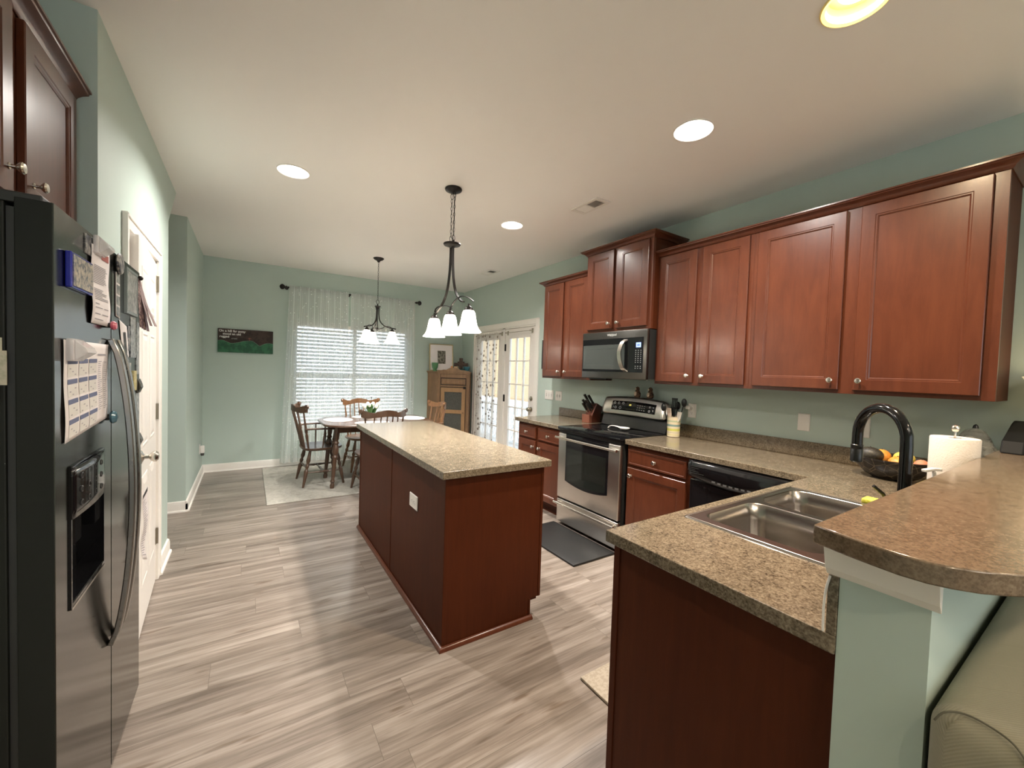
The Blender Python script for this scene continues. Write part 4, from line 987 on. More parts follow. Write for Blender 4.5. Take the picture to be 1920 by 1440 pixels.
# ------------------------------------------------------------------ refrigerator
FX, FY0, FYM, FY1, FZ = -.37, 1.342, 1.797, 2.200, 1.765
def fridge():
    t = thing('refrigerator', 'dark stainless side-by-side refrigerator covered with papers and magnets', 'refrigerator', (-.77, 1.77, 0))
    MB().box(XA+.03, FX-.075, FY0+.004, FY1-.004, .02, FZ-.012).build('body', FRSIDE, t, smooth=0, bevel=.003)
    MB().box(FX-.078, FX-.060, FY0+.012, FY1-.012, .06, FZ-.02).build('gasket', BLACKM, t, smooth=0)
    for k, (a, c) in enumerate(((FY0, FYM-.003), (FYM+.003, FY1))):
        if k == 0:
            # freezer door with dispenser recess
            dy0, dy1, dz0, dz1 = 1.432, 1.704, .79, 1.145
            b = MB()
            ys, zs = [a, dy0, dy1, c], [.07, dz0, dz1, FZ]; bm = b.bm
            b2 = MB().slab(ys, zs, lambda y, z: not (dy0 < y < dy1 and dz0 < z < dz1), 0, .06)
            for v in b2.bm.verts: v.co = Vector((FX-.06+v.co.z*.98, v.co.x, v.co.y))
            d = b2.build('freezer_door', FRSIDE, t, smooth=0, bevel=.002)
            b3 = MB().slab([a+.001, dy0, dy1, c-.001], [.071, dz0, dz1, FZ-.001], lambda y, z: not (dy0 < y < dy1 and dz0 < z < dz1), 0, .003)
            for v in b3.bm.verts: v.co = Vector((FX-.0015+v.co.z*.5, v.co.x, v.co.y))
            b3.build('front_skin', FRSTEEL, d, smooth=0)
            # dispenser housing
            b = MB(); q = MB()
            b.prism([(FX-.058, dz0), (FX-.056, dz0+.0), (FX-.056, dz1), (FX-.058, dz1)], dy0, dy1, 'y')
            dp = b.build('dispenser_back', BLACKP, d, smooth=0)
            def pan(u, v):   # glossy control fascia bulging forward
                y = dy0+(dy1-dy0)*u; z = 1.015+.128*v; return (FX+.003+.006*math.sin(PI*u), y, z)
            MB().grid(pan, 12, 6).build('dispenser_controls', BLACKG, d, solid=.006)
            b = MB()
            for r in range(3):
                for i in range(4): b.lathe([(.008, 0), (.008, .0015), (.006, .002), (.006, 0)], (FX+.010, dy0+.05+i*.055, 1.045+r*.035), (1, 0, 0), 14, closed=True)
            b.build('button', mat('dim_button', (.05, .05, .05), .3), d)
            MB().box(FX-.056, FX-.030, dy0+.06, dy0+.12, .90, 1.01).box(FX-.056, FX-.030, dy0+.15, dy0+.21, .90, 1.01).build('paddle', BLACKG, d, smooth=0, bevel=.003)
            MB().box(FX-.056, FX+.004, dy0, dy1, dz0, dz0+.012).build('drip_tray', BLACKG, d, smooth=0, bevel=.002)
            b = MB()
            for s_, e in ((dy0-.004, dy0+.003), (dy1-.003, dy1+.004)): b.box(FX-.056, FX+.004, s_, e, dz0-.003, dz1+.003)
            b.box(FX-.056, FX+.004, dy0, dy1, dz1-.002, dz1+.004).build('dispenser_bezel', BLACKG, d, smooth=0)
            MB().box(FX+.0, FX+.0045, dy0, dy1, dz0-.006, dz0+.0).build('chrome_lip', NICKEL, d, smooth=0)
            fd = d
        else:
            d = MB().rbox(FX-.06, FX-.001, a, c, .07, FZ, .003, 2).build('refrigerator_door', FRSIDE, t); rd = d
            MB().box(FX-.0015, FX, a+.001, c-.001, .071, FZ-.001).build('front_skin', FRSTEEL, d, smooth=0)
    for par, y, z1 in ((fd, FYM-.030, 1.48), (rd, FYM+.034, 1.48)):
        pts = []
        for i in range(25):
            u = i/24; z = .50+(z1-.50)*u; pts.append((FX+.006+.052*math.sin(PI*u)**.6, y, z))
        MB().ribbon(pts, [.030+.004*math.sin(PI*i/24) for i in range(25)], .016, (0, 1, 0)).build('handle', brushed('handle_dark_steel', (.32, .31, .29), .28) if par is fd else bpy.data.materials['handle_dark_steel'], par, smooth=60, bevel=.003)
    for a, c in ((FY0+.01, FY0+.075), (FY1-.075, FY1-.01)): MB().box(FX-.11, FX-.02, a, c, FZ-.01, FZ+.014).build('hinge_cover', BLACKM, t, smooth=0, bevel=.003)
    MB().box(FX-.09, FX-.03, FY0+.01, FY1-.01, .015, .06).build('base_grille', BLACKM, t, smooth=0)
    b = MB()
    for x in (XA+.1, FX-.12):
        for y in (FY0+.06, FY1-.06): b.bar((x, y, 0), (x, y, .025), .02)
    b.build('foot', BLACKM, t)
fridge()
#PART3
# ------------------------------------------------------------------ rugs and mats
def rug_mat():
    m = mat('faded_rug_pile', (.5, .47, .42), .95); v = coords(m)
    n1 = noise(m, v, 14, 6, .75, 1.5); n2 = noise(m, v, 3, 3, .6)
    c = ramp(m, n1, ((.35, (.30, .28, .245)), (.5, (.42, .40, .35)), (.62, (.53, .51, .455)))); c = mix(m, .4, c, ramp(m, n2, ((.35, (.34, .32, .28)), (.65, (.52, .50, .45)))))
    setc(m, c); bump(m, noise(m, v, 300, 2), .3, .003); return m
RUG = rug_mat()
tag(MB().box(.165, 2.42, 4.665, 6.32, .0005, .009).build('area_rug', RUG, smooth=0, bevel=.003), 'pale faded patterned area rug under the dining table', 'rug')
tag(MB().rbox(2.005, 2.435, 2.19, 2.955, .0005, .017, .006, 2).build('floor_mat', mat('black_rubber', (.010, .010, .010), .5)), 'black anti-fatigue mat on the floor in front of the range', 'floor mat')
tag(MB().rbox(1.305, 2.15, .965, 1.352, .0005, .014, .005, 2).build('floor_mat', speck('beige_mat', (.40, .34, .27), (.48, .42, .34), 60)), 'beige kitchen mat on the floor in front of the sink', 'floor mat')

# ------------------------------------------------------------------ dining set
def turned(L):   # profile for turned chair leg, t from top(0) to bottom(1)
    return [(0, .013), (.10, .015), (.22, .020), (.30, .024), (.36, .016), (.39, .013), (.42, .020), (.46, .021), (.50, .014), (.53, .013), (.56, .021), (.60, .023), (.80, .017), (1, .011)]
def make_chair(label, arms, m, name='dining_chair'):
    t = thing(name, label, 'chair', (0, 0, 0), group='wooden dining chairs around the table'); sh = .443
    b = MB(); W, D = .235, .225; pts = []
    def seatf(u, v):
        a = 2*PI*u; w = W*(1.0-.06*math.sin(a)); x = w*math.copysign(abs(math.cos(a))**.6, math.cos(a)); y = D*math.copysign(abs(math.sin(a))**.6, math.sin(a)); return x, y
    bm = b.bm; n = 40; R = []
    for sc, z in ((.90, sh-.034), (.985, sh-.024), (1, sh-.010), (.99, sh-.001), (.95, sh), (.75, sh-.008), (.4, sh-.014)):
        R.append([bm.verts.new((seatf(i/n, 0)[0]*sc, seatf(i/n, 0)[1]*sc, z)) for i in range(n)])
    for A, B in zip(R, R[1:]):
        for i in range(n): bm.faces.new((A[i], A[(i+1) % n], B[(i+1) % n], B[i]))
    bm.faces.new(R[0][::-1]); bm.faces.new(R[-1]); b.build('seat', m, t, local=True, smooth=40)
    feet = {}
    for sx in (-1, 1):
        for sy in (-1, 1):
            top = Vector((sx*.155, sy*.14, sh-.02)); ft = Vector((sx*.225, sy*.215 if sy > 0 else -.225, 0)); feet[sx, sy] = (top, ft)
            MB().bar(top, ft, 1, seg=12, bulges=turned(1)).build('leg', m, t, local=True)
    def at(sx, sy, f): a, c = feet[sx, sy]; return a.lerp(c, f)
    sp = [(0, .007), (.3, .009), (.42, .014), (.46, .010), (.5, .016), (.54, .010), (.58, .014), (.7, .009), (1, .007)]
    for sx in (-1, 1): MB().bar(at(sx, 1, .62), at(sx, -1, .62), 1, seg=10, bulges=sp).build('stretcher', m, t, local=True)
    MB().bar(at(-1, 1, .62).lerp(at(-1, -1, .62), .5), at(1, 1, .62).lerp(at(1, -1, .62), .5), 1, seg=10, bulges=sp).build('stretcher', m, t, local=True)
    MB().bar(at(-1, -1, .5), at(1, -1, .5), 1, seg=10, bulges=sp).build('stretcher', m, t, local=True)
    # curved crest with scrolled ears
    def crest(u):   # u -1..1
        x = .245*u; y = -.315+.115*u*u*1.0; return x, y
    b = MB(); N_ = 28; rings = []
    for i in range(N_+1):
        u = -1+2*i/N_; x, y = crest(u); au = abs(u)
        zt = .920+.022*math.cos(u*PI*.62)-.020*math.sin(PI*min(1, au/.85))**2*(.35 if au < .5 else 1)+(.030*max(0, (au-.72)/.28)); zb = .862+.012*math.cos(u*PI)-.0*au+(.012*max(0, (au-.8)/.2))
        th = .011
        rings.append([b.bm.verts.new(p) for p in ((x, y-th, zb), (x, y+th, zb), (x, y+th*.7, zt), (x, y-th*.9, zt+.0))])
    for A, B in zip(rings, rings[1:]):
        for k in range(4): b.bm.faces.new((A[k], A[(k+1) % 4], B[(k+1) % 4], B[k]))
    b.bm.faces.new(rings[0][::-1]); b.bm.faces.new(rings[-1])
    for s_ in (-1, 1):
        x, y = crest(s_*.99); b.lathe([(0, -.015), (.020, -.015), (.025, -.010), (.025, .010), (.020, .015), (0, .015)], (x+.004*s_, y, .925), (-.55*s_, .85, 0), 18)
    b.build('crest_rail', m, t, local=True, smooth=40)
    pp = [(0, .010), (.2, .012), (.34, .017), (.40, .011), (.45, .017), (.55, .013), (.75, .010), (1, .009)]
    for s_ in (-1, 1):
        x, y = crest(.86*s_); MB().bar((s_*.175, -.165, sh-.01), (x, y, .88), 1, seg=10, bulges=pp).build('back_post', m, t, local=True)
    for i in range(5):
        u = -.52+.26*i; x, y = crest(u); MB().bar((u*.26, -.195, sh-.01), (x, y, .872), 1, seg=8, bulges=[(0, .007), (.35, .011), (.7, .0075), (1, .007)]).build('spindle', m, t, local=True)
    if arms:
        for s_ in (-1, 1):
            p = [(s_*.215, -.215, .665), (s_*.245, -.10, .670), (s_*.262, .02, .668), (s_*.255, .10, .664), (s_*.262, .155, .655)]
            MB().ribbon(spline(p), [.030]*12+[.040]*6+[.052]*7, .020, (1, .15*s_, 0)).build('arm', m, t, local=True, smooth=50, bevel=.006)
            MB().bar((s_*.20, .09, sh-.01), (s_*.252, .10, .655), 1, seg=10, bulges=pp).build('arm_post', m, t, local=True)
            MB().bar((s_*.205, -.02, sh-.01), (s_*.255, -.01, .660), 1, seg=8, bulges=[(0, .006), (.4, .009), (1, .006)]).build('spindle', m, t, local=True)
    return t
c1 = make_chair('dark oak armchair with curved scrolled crest at the left end of the dining table', True, OAKD, 'dining_armchair')
c1.location = (.745, 5.37, .0095); c1.rotation_euler = (0, 0, -PI/2+.06)
c2 = make_chair('dark oak spindle chair on the near side of the dining table, back toward the island', False, OAKD)
c2.location = (1.245, 4.70, .0095); c2.rotation_euler = (0, 0, .05)
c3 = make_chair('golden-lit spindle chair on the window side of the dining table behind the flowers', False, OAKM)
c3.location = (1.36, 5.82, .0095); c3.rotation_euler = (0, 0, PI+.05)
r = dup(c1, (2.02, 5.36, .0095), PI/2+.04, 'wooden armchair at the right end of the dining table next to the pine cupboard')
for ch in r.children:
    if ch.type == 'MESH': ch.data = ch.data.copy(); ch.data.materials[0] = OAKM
def dining_table():
    cx, cy = 1.37, 5.23; hx, hy = .655, .47
    t = thing('dining_table', 'brown wooden dining table with rounded corners and turned legs', 'table', (cx, cy, 0))
    b = MB(); bm = b.bm; R = []
    for ins, z in ((.012, .722), (0, .730), (0, .742), (.006, .748), (.014, .750)):
        R.append([bm.verts.new((x, y, z)) for x, y in rr(cx-hx+ins, cx+hx-ins, cy-hy+ins, cy+hy-ins, .26-ins, 10)])
    for A, B in zip(R, R[1:]):
        for i in range(len(A)): j = (i+1) % len(A); bm.faces.new((A[i], A[j], B[j], B[i]))
    bm.faces.new(R[0][::-1]); bm.faces.new(R[-1]); b.build('tabletop', TABLE, t, smooth=50)
    MB().slab([cx-.51, cx-.49, cx+.49, cx+.51], [cy-.28, cy-.26, cy+.26, cy+.28], lambda x, y: abs(x-cx) > .49 or abs(y-cy) > .26, .645, .722).build('apron', OAKD, t, smooth=0)
    prof = [(0, .030), (.20, .028), (.24, .020), (.27, .032), (.30, .022), (.34, .034), (.42, .036), (.47, .022), (.50, .032), (.53, .024), (.72, .024), (.86, .018), (.89, .028), (.92, .018), (.95, .026), (1, .022)]
    for sx in (-1, 1):
        for sy in (-1, 1):
            MB().bar((cx+sx*.50, cy+sy*.23, .72), (cx+sx*.555, cy+sy*.25, .0095), 1, seg=16, bulges=prof).build('leg', OAKD, t)
dining_table()
ELL = mat('white_placemat', (.74, .72, .68), .7)
for x, y, rx, ry, lab in ((.93, 5.33, .165, .21, 'oval white placemat at the left end of the dining table'), (1.24, 4.93, .2, .15, 'oval white placemat at the near side of the table, behind the near chair'),
                          (1.33, 5.53, .2, .15, 'oval white placemat on the window side of the table'), (1.83, 5.25, .165, .21, 'oval white placemat at the right end of the dining table')):
    b = MB(); bm = b.bm; A = [bm.verts.new((x+rx*math.cos(2*PI*i/36), y+ry*math.sin(2*PI*i/36), .7505)) for i in range(36)]; B = [bm.verts.new((v.co.x, v.co.y, .7535)) for v in A]
    for i in range(36): bm.faces.new((A[i], A[(i+1) % 36], B[(i+1) % 36], B[i]))
    bm.faces.new(B); bm.faces.new(A[::-1]); tag(b.build('placemat', ELL), lab, 'placemat', 'placemats on the dining table')
def flowers():
    x, y = 1.30, 5.24; t = thing('tulip_arrangement', 'white tulips with green leaves in a low white pot on the dining table', 'flowers', (x, y, .7505))
    MB().lathe([(0, 0), (.062, 0), (.072, .03), (.076, .085), (.070, .085), (.066, .07), (0, .07)], (x, y, .7505), (0, 0, 1), 28).build('pot', CER, t)
    LEAF = mat('tulip_leaf', (.06, .16, .04), .5); PET = mat('tulip_petal', (.85, .86, .78), .5); rnd = random.Random(3)
    b = MB()
    for i in range(22):
        a = rnd.uniform(0, 2*PI); r0 = rnd.uniform(.01, .045); r1 = rnd.uniform(.06, .125); h = rnd.uniform(.07, .13)
        p = [(x+r0*math.cos(a), y+r0*math.sin(a), .82), (x+(r0+.25*r1)*math.cos(a), y+(r0+.25*r1)*math.sin(a), .83+h*.6), (x+r1*math.cos(a), y+r1*math.sin(a), .83+h)]
        q = spline(p, 4); b.ribbon(q, [.004+.022*math.sin(PI*(k+.5)/len(q)) for k in range(len(q))], .0012, (-math.sin(a), math.cos(a), 0))
    b.build('leaves', LEAF, t)
    for i in range(13):
        a = i*2.4; r = .022+.085*math.sqrt(i/13); h = .955-.035*(r/.1)**2+rnd.uniform(-.008, .008); c = Vector((x+r*math.cos(a), y+r*math.sin(a), h))
        f = MB().lathe([(.004, -.024), (.017, -.016), (.022, 0), (.019, .014), (.010, .024), (.004, .026), (0, .02)], c, (math.cos(a)*r*3, math.sin(a)*r*3, 1), 10).build('tulip', PET, t)
        MB().bar((x+.4*(c.x-x), y+.4*(c.y-y), .82), c-Vector((0, 0, .022)), .0022, seg=6).build('stem', LEAF, f)
    MB().bar((x, y, .82), (x, y, 1.02), .002, seg=6).ball((x, y, 1.025), .008).build('pick', IRON, t)
flowers()

# ------------------------------------------------------------------ wall sign
def sign():
    x0, x1, z0, z1, y = -.332, .277, 1.541, 1.844, YB-.001
    t = thing('wall_sign', 'dark canvas sign of green hills with white hymn words on the back wall', 'wall art', (x0, y, z0))
    BR = speck('sign_brown', (.030, .020, .016), (.055, .034, .028), 9); GR = speck('sign_green', (.018, .085, .045), (.035, .14, .07), 16)
    MB().box(x0, x1, y-.022, y, z0, z1).build('canvas', BR, t, smooth=0, bevel=.002)
    prof = [(0, .145), (.03, .152), (.06, .150), (.10, .132), (.14, .118), (.18, .122), (.23, .134), (.27, .150), (.31, .157), (.35, .162), (.38, .155), (.42, .125), (.455, .098), (.49, .118), (.53, .136), (.57, .140), (.609, .132)]
    P = [(p.x, p.y) for p in spline([(x0+a, z0+b_, 0) for a, b_ in prof], 4)]
    MB().prism([(x0, z0)]+[(x1, z0)]+[(min(max(p[0], x0), x1), p[1]) for p in P[::-1]], y-.0245, y-.0221, 'y').build('painted_hills', GR, t, smooth=0)
    MB().tube([(p[0], y-.0245, p[1]) for p in P], .0012, 5).build('hill_outline', mat('hill_outline_green', (.25, .42, .30), .6), t)
    yy = y-.0225
    for s_, a, b_, sz in (('On a hill far away', .012, .262, .040), ('stood an old', .052, .225, .038), ('rugged', .018, .190, .038)):
        text('lettering', s_, sz, (x0+a, yy, z0+b_), (1, 0, 0), (0, 0, 1), WPRINT, t, .0009)
    text('lettering', 'cross', .030, (x0+.142, yy, z0+.172), (1, 0, 0), (0, 0, 1), bpy.data.materials['grey_print'], t, .0003)
    MB().box(x0+.340, x0+.344, y-.0255, y-.0225, z0+.158, z0+.200).box(x0+.322, x0+.362, y-.0255, y-.0225, z0+.186, z0+.190).box(x0+.330, x0+.354, y-.0255, y-.0225, z0+.195, z0+.198).build('painted_cross', mat('cross_red', (.3, .1, .08), .6), t, smooth=0)
sign()
# framed picture edge by the far cabinet
t = thing('framed_picture', 'black framed picture on the right wall just past the far wall cabinet', 'wall art', (XR, 3.95, 1.46))
MB().panel((XR-.001, 4.112, 1.455), (0, -1, 0), (0, 0, 1), .30, .36, [(0, 0), (0, .02), (.02, .02), (.022, .008)]).build('frame', BLACKM, t, smooth=0)
MB().panel((XR-.009, 4.088, 1.479), (0, -1, 0), (0, 0, 1), .252, .312, [(0, 0), (0, .002)]).build('print', PHOTO3, t, smooth=0)

# ------------------------------------------------------------------ pine corner cupboard
def cupboard():
    t = thing('corner_cupboard', 'aged pine corner cupboard with screened door and one drawer', 'cupboard', (2.85, 6.15, 0))
    A, B, Cc, D = (2.49, YB-.022), (2.565, 6.17), (2.975, 5.84), (3.095, 6.02); H = 1.355
    E_ = (3.095, YB-.022)
    MB().prism([A, B, Cc, D, E_], .06, H, 'z').build('carcass', PINE, t, smooth=0)
    def off(o): # outward offset polygon approx
        return [(A[0]-o, A[1]), (B[0]-o*.9, B[1]-o*.9), (Cc[0]+o*.2, Cc[1]-o*1.1), (D[0], D[1]-o*.5), E_]
    MB().prism(off(.022), H, H+.020, 'z').prism(off(.010), H-.02, H, 'z').build('top', PINE, t, smooth=0, bevel=.004)
    MB().prism(off(.012), 0, .10, 'z').build('base', PINE, t, smooth=0, bevel=.003)
    Bv, Cv = Vector((*B, 0)), Vector((*Cc, 0)); U = (Cv-Bv).normalized(); w = (Cv-Bv).length; V = (0, 0, 1); Nn = U.cross(Vector(V))
    def pan(a, b_, z0, z1, lv, name, m, par=t, sm=0): return MB().panel(Bv+U*a+Vector((0, 0, z0)), U, V, b_-a, z1-z0, lv).build(name, m, par, smooth=sm)
    GAP = mat('painted_gap_shade', (.035, .020, .010), .7)  # shade of the door and drawer gaps, painted as a dark backing
    for a in (0, w-.055): pan(a+.004, a+.051, .10, H-.02, [(0, .0005), (0, .016), (.004, .020), (.012, .020), (.015, .014), (.020, .014)], 'pilaster', PINE)
    pan(.051, w-.051, .105, H-.022, [(0, .0002), (0, .002)], 'shadow_gap', GAP)
    pan(.055, w-.055, 1.275, 1.33, [(0, .0025), (0, .008), (.008, .008), (.010, .013), (.02, .013)], 'frieze', PINE)
    dr = pan(.068, w-.068, 1.168, 1.258, [(0, .0025), (0, .012), (.012, .016), (.018, .009), (.022, .009)], 'drawer', PINE)
    for a in (.15, w-.15): MB().lathe([(.006, 0), (.006, .008), (.014, .014), (.014, .022), (0, .026)], Bv+U*a+Vector((0, 0, 1.213))+Nn*.010, Nn, 14).build('knob', OAKM, dr)
    pan(.055, w-.055, 1.128, 1.152, [(0, .0025), (0, .012), (.003, .015)], 'rail', PINE)
    SCR = speck('wire_screen_dark', (.045, .045, .038), (.09, .088, .075), 120); d0, d1 = .062, w-.062
    LAMP = wood('light_pine_wood', (.26, .145, .065), (.35, .205, .098), .45, .1, (10, 10, 1))
    b = MB(); z0, z1 = .14, 1.115
    def fr(a, c, q, r_): b.panel(Bv+U*a+Vector((0, 0, q)), U, V, c-a, r_-q, [(0, .0025), (0, .014), (.003, .016)])
    fr(d0, d0+.06, z0, z1); fr(d1-.06, d1, z0, z1); fr(d0+.06, d1-.06, z1-.07, z1); fr(d0+.06, d1-.06, .70, .76); fr(d0+.06, d1-.06, z0, z0+.14)
    d = b.build('door', LAMP, t, smooth=0)
    pan(d0+.058, d1-.058, .758, z1-.068, [(0, .0008), (0, .006)], 'screen_panel', SCR, d); pan(d0+.058, d1-.058, .278, .702, [(0, .0008), (0, .006)], 'screen_panel', SCR, d)
    MB().lathe([(.005, 0), (.005, .006), (.011, .012), (0, .018)], Bv+U*(d1-.03)+Vector((0, 0, .72))+Nn*.016, Nn, 12).build('knob', OAKM, d)
    MB().panel(Bv+U*(d1-.035)+Vector((0, 0, 1.10)), U, V, .04, .04, [(0, .017), (0, .024), (.006, .026)]).build('latch', IRON, d, smooth=0)
    # scalloped gallery on top front edge
    P = [(0, 0), (0, .012), (.05, .018), (.10, .028), (.14, .026), (.17, .042), (.21, .058), (.26, .062), (.31, .058), (.35, .042), (.38, .026), (.42, .028), (.47, .018), (w, .012), (w, 0)]
    Ps = [(p[0]/.527*w, p[1]) for p in P]; b = MB(); F_ = [b.bm.verts.new(Bv+U*a+Vector((0, 0, H+.0202+z))-Nn*.012) for a, z in Ps]; K = [b.bm.verts.new(Bv+U*a+Vector((0, 0, H+.0202+z))+Nn*.003) for a, z in Ps]
    b.bm.faces.new(F_); b.bm.faces.new(K[::-1])
    for i in range(len(Ps)): b.bm.faces.new((F_[i], F_[(i+1) % len(Ps)], K[(i+1) % len(Ps)], K[i]))
    b.build('gallery', PINE, t, smooth=0)
cupboard()
TZ = 1.3755
def framed():
    U = Vector((1, -.12, 0)).normalized(); V = Vector((0.0, .10, 1)); V = (V-U*V.dot(U)).normalized(); O = Vector((2.475, 6.31, TZ+.001)); w, h = .40, .445
    t = thing('framed_print', 'gold framed print with wide white mat leaning on the pine cupboard', 'picture', O)
    GOLD = mat('thin_gold_frame', (.33, .27, .14), .35, .6)
    MB().panel(O, U, V, w, h, [(0, 0), (0, .022), (.004, .024), (.014, .022), (.015, .012)]).build('frame', GOLD, t, smooth=0)
    Nn = U.cross(V)
    MB().panel(O+U*.014+V*.014+Nn*.012, U, V, w-.028, h-.028, [(0, 0), (0, .001)]).build('mat_board', PAPER, t, smooth=0)
    MB().panel(O+U*.135+V*.12+Nn*.0132, U, V, .135, .215, [(0, 0), (0, .001)]).build('print', speck('forest_print', (.05, .042, .028), (.30, .28, .22), 40, .42, .62), t, smooth=0)
framed()
t = thing('glass_goblet', 'small green footed cup at the left on the pine cupboard', 'cup', (2.535, 6.22, TZ)); GG = mat('green_glass', (.05, .16, .06), .12, coat=.5)
MB().lathe([(0, 0), (.038, 0), (.036, .008), (.028, .022), (.032, .035), (.046, .060), (.052, .110), (.053, .135), (.049, .135), (.043, .065), (0, .045)], (2.535, 6.22, TZ), (0, 0, 1), 28).build('cup', GG, t)
def wcross():
    O = Vector((2.99, 6.20, TZ)); U = Vector((1, -.75, 0)).normalized(); V = Vector((0, 0, 1)); t = thing('wooden_cross', 'chunky dark wooden block cross on the pine cupboard', 'cross', O)
    S_ = .058; M2 = speck('carved_dark_wood', (.045, .028, .02), (.12, .075, .055), 50); b = MB()
    P = [(-.5, 0), (.5, 0), (.5, 1.5), (2, 1.5), (2, 2.5), (1, 2.5), (1, 2.9), (.5, 2.9), (.5, 3.9), (-.5, 3.9), (-.5, 2.9), (-1, 2.9), (-1, 2.5), (-2, 2.5), (-2, 1.5), (-.5, 1.5)]
    Nn = U.cross(V); F_ = [b.bm.verts.new(O+U*x*S_+V*z*S_) for x, z in P]; K = [b.bm.verts.new(O+U*x*S_+V*z*S_+Nn*.025) for x, z in P]
    b.bm.faces.new(F_); b.bm.faces.new(K[::-1])
    for i in range(len(P)): b.bm.faces.new((F_[i], F_[(i+1) % len(P)], K[(i+1) % len(P)], K[i]))
    b.build('cross', M2, t, smooth=0, bevel=.003)
wcross()
t = thing('orange_figurine', 'small orange and cream ceramic figure between the print and the cross', 'figurine', (2.80, 6.13, TZ))
MB().lathe([(0, 0), (.034, 0), (.038, .02), (.030, .045), (.018, .058), (.020, .075), (.012, .088), (0, .09)], (2.79, 6.13, TZ), (0, 0, 1), 18).build('body', mat('orange_glaze', (.55, .22, .08), .3), t)
MB().rbox(2.835, 2.895, 6.10, 6.15, TZ, TZ+.085, .012).build('cream_block', mat('cream_glaze', (.68, .52, .33), .4), t)
t = thing('blue_glass_bowl', 'small blue glass bowl at the right end of the pine cupboard', 'bowl', (3.02, 6.03, TZ))
MB().lathe([(0, 0), (.022, 0), (.025, .01), (.048, .04), (.058, .085), (.054, .085), (.042, .042), (0, .018)], (3.02, 6.05, TZ), (0, 0, 1), 24).build('bowl', mat('blue_glass', (.06, .22, .28), .1, coat=.5), t)
t = thing('striped_dish', 'low dark dish with blue stripes in front of the cross', 'dish', (2.92, 6.06, TZ))
MB().lathe([(0, 0), (.03, 0), (.045, .02), (.05, .05), (.046, .05), (.03, .012), (0, .01)], (2.925, 6.03, TZ), (0, 0, 1), 22).build('dish', mat('dark_teal_glaze', (.03, .07, .08), .2), t)

# ------------------------------------------------------------------ counter objects
def knife_block():
    O = Vector((3.0, 3.075, .9145)); t = thing('knife_block', 'dark wooden knife block with knives beside the range', 'knife block', O)
    # side profile in x-z leaning; extruded along y
    ax = math.radians(24)
    b = MB().prism([(2.935, .9145), (3.055, .9145), (3.055, .93), (3.085, 1.075), (3.005, 1.115), (2.945, 1.00)], 3.02, 3.125, 'y').build('block', BLOCK, t, smooth=0, bevel=.003)
    MB().prism([(2.90, .9145), (2.937, .9145), (2.937, .99), (2.90, 1.0)], 3.02, 3.125, 'y').build('lower_step', wood('knife_block_end', (.16, .05, .03), (.22, .08, .045), .4), t, smooth=0, bevel=.003)
    d = Vector((-.58, .10, .80)).normalized(); H = mat('knife_handle_black', (.02, .016, .014), .35)
    for i, (f_, y, L) in enumerate(((.18, 3.045, .105), (.18, 3.100, .11), (.42, 3.040, .125), (.42, 3.075, .115), (.42, 3.110, .12), (.78, 3.045, .13), (.78, 3.100, .135))):
        p = Vector((2.945+.06*f_-.002, y, 1.0+.115*f_+.002))
        k = thing('kitchen_knife', 'black handled knife in the knife block, %s row' % ('lower', 'middle', 'top')[(i > 1)+(i > 4)], 'knife', p, group='knives in the wooden block, %s row' % ('lower', 'middle', 'top')[(i > 1)+(i > 4)])
        MB().ribbon([p+d*.023, p+d*.045, p+d*(L*.6), p+d*L], [.021, .019, .022, .025], .017, (1, 0, .4)).build('handle', H, k, bevel=.002)
        MB().ribbon([p-d*.012, p+d*.022], .022, .015, (1, 0, .4)).build('bolster', NICKEL, k)
knife_block()
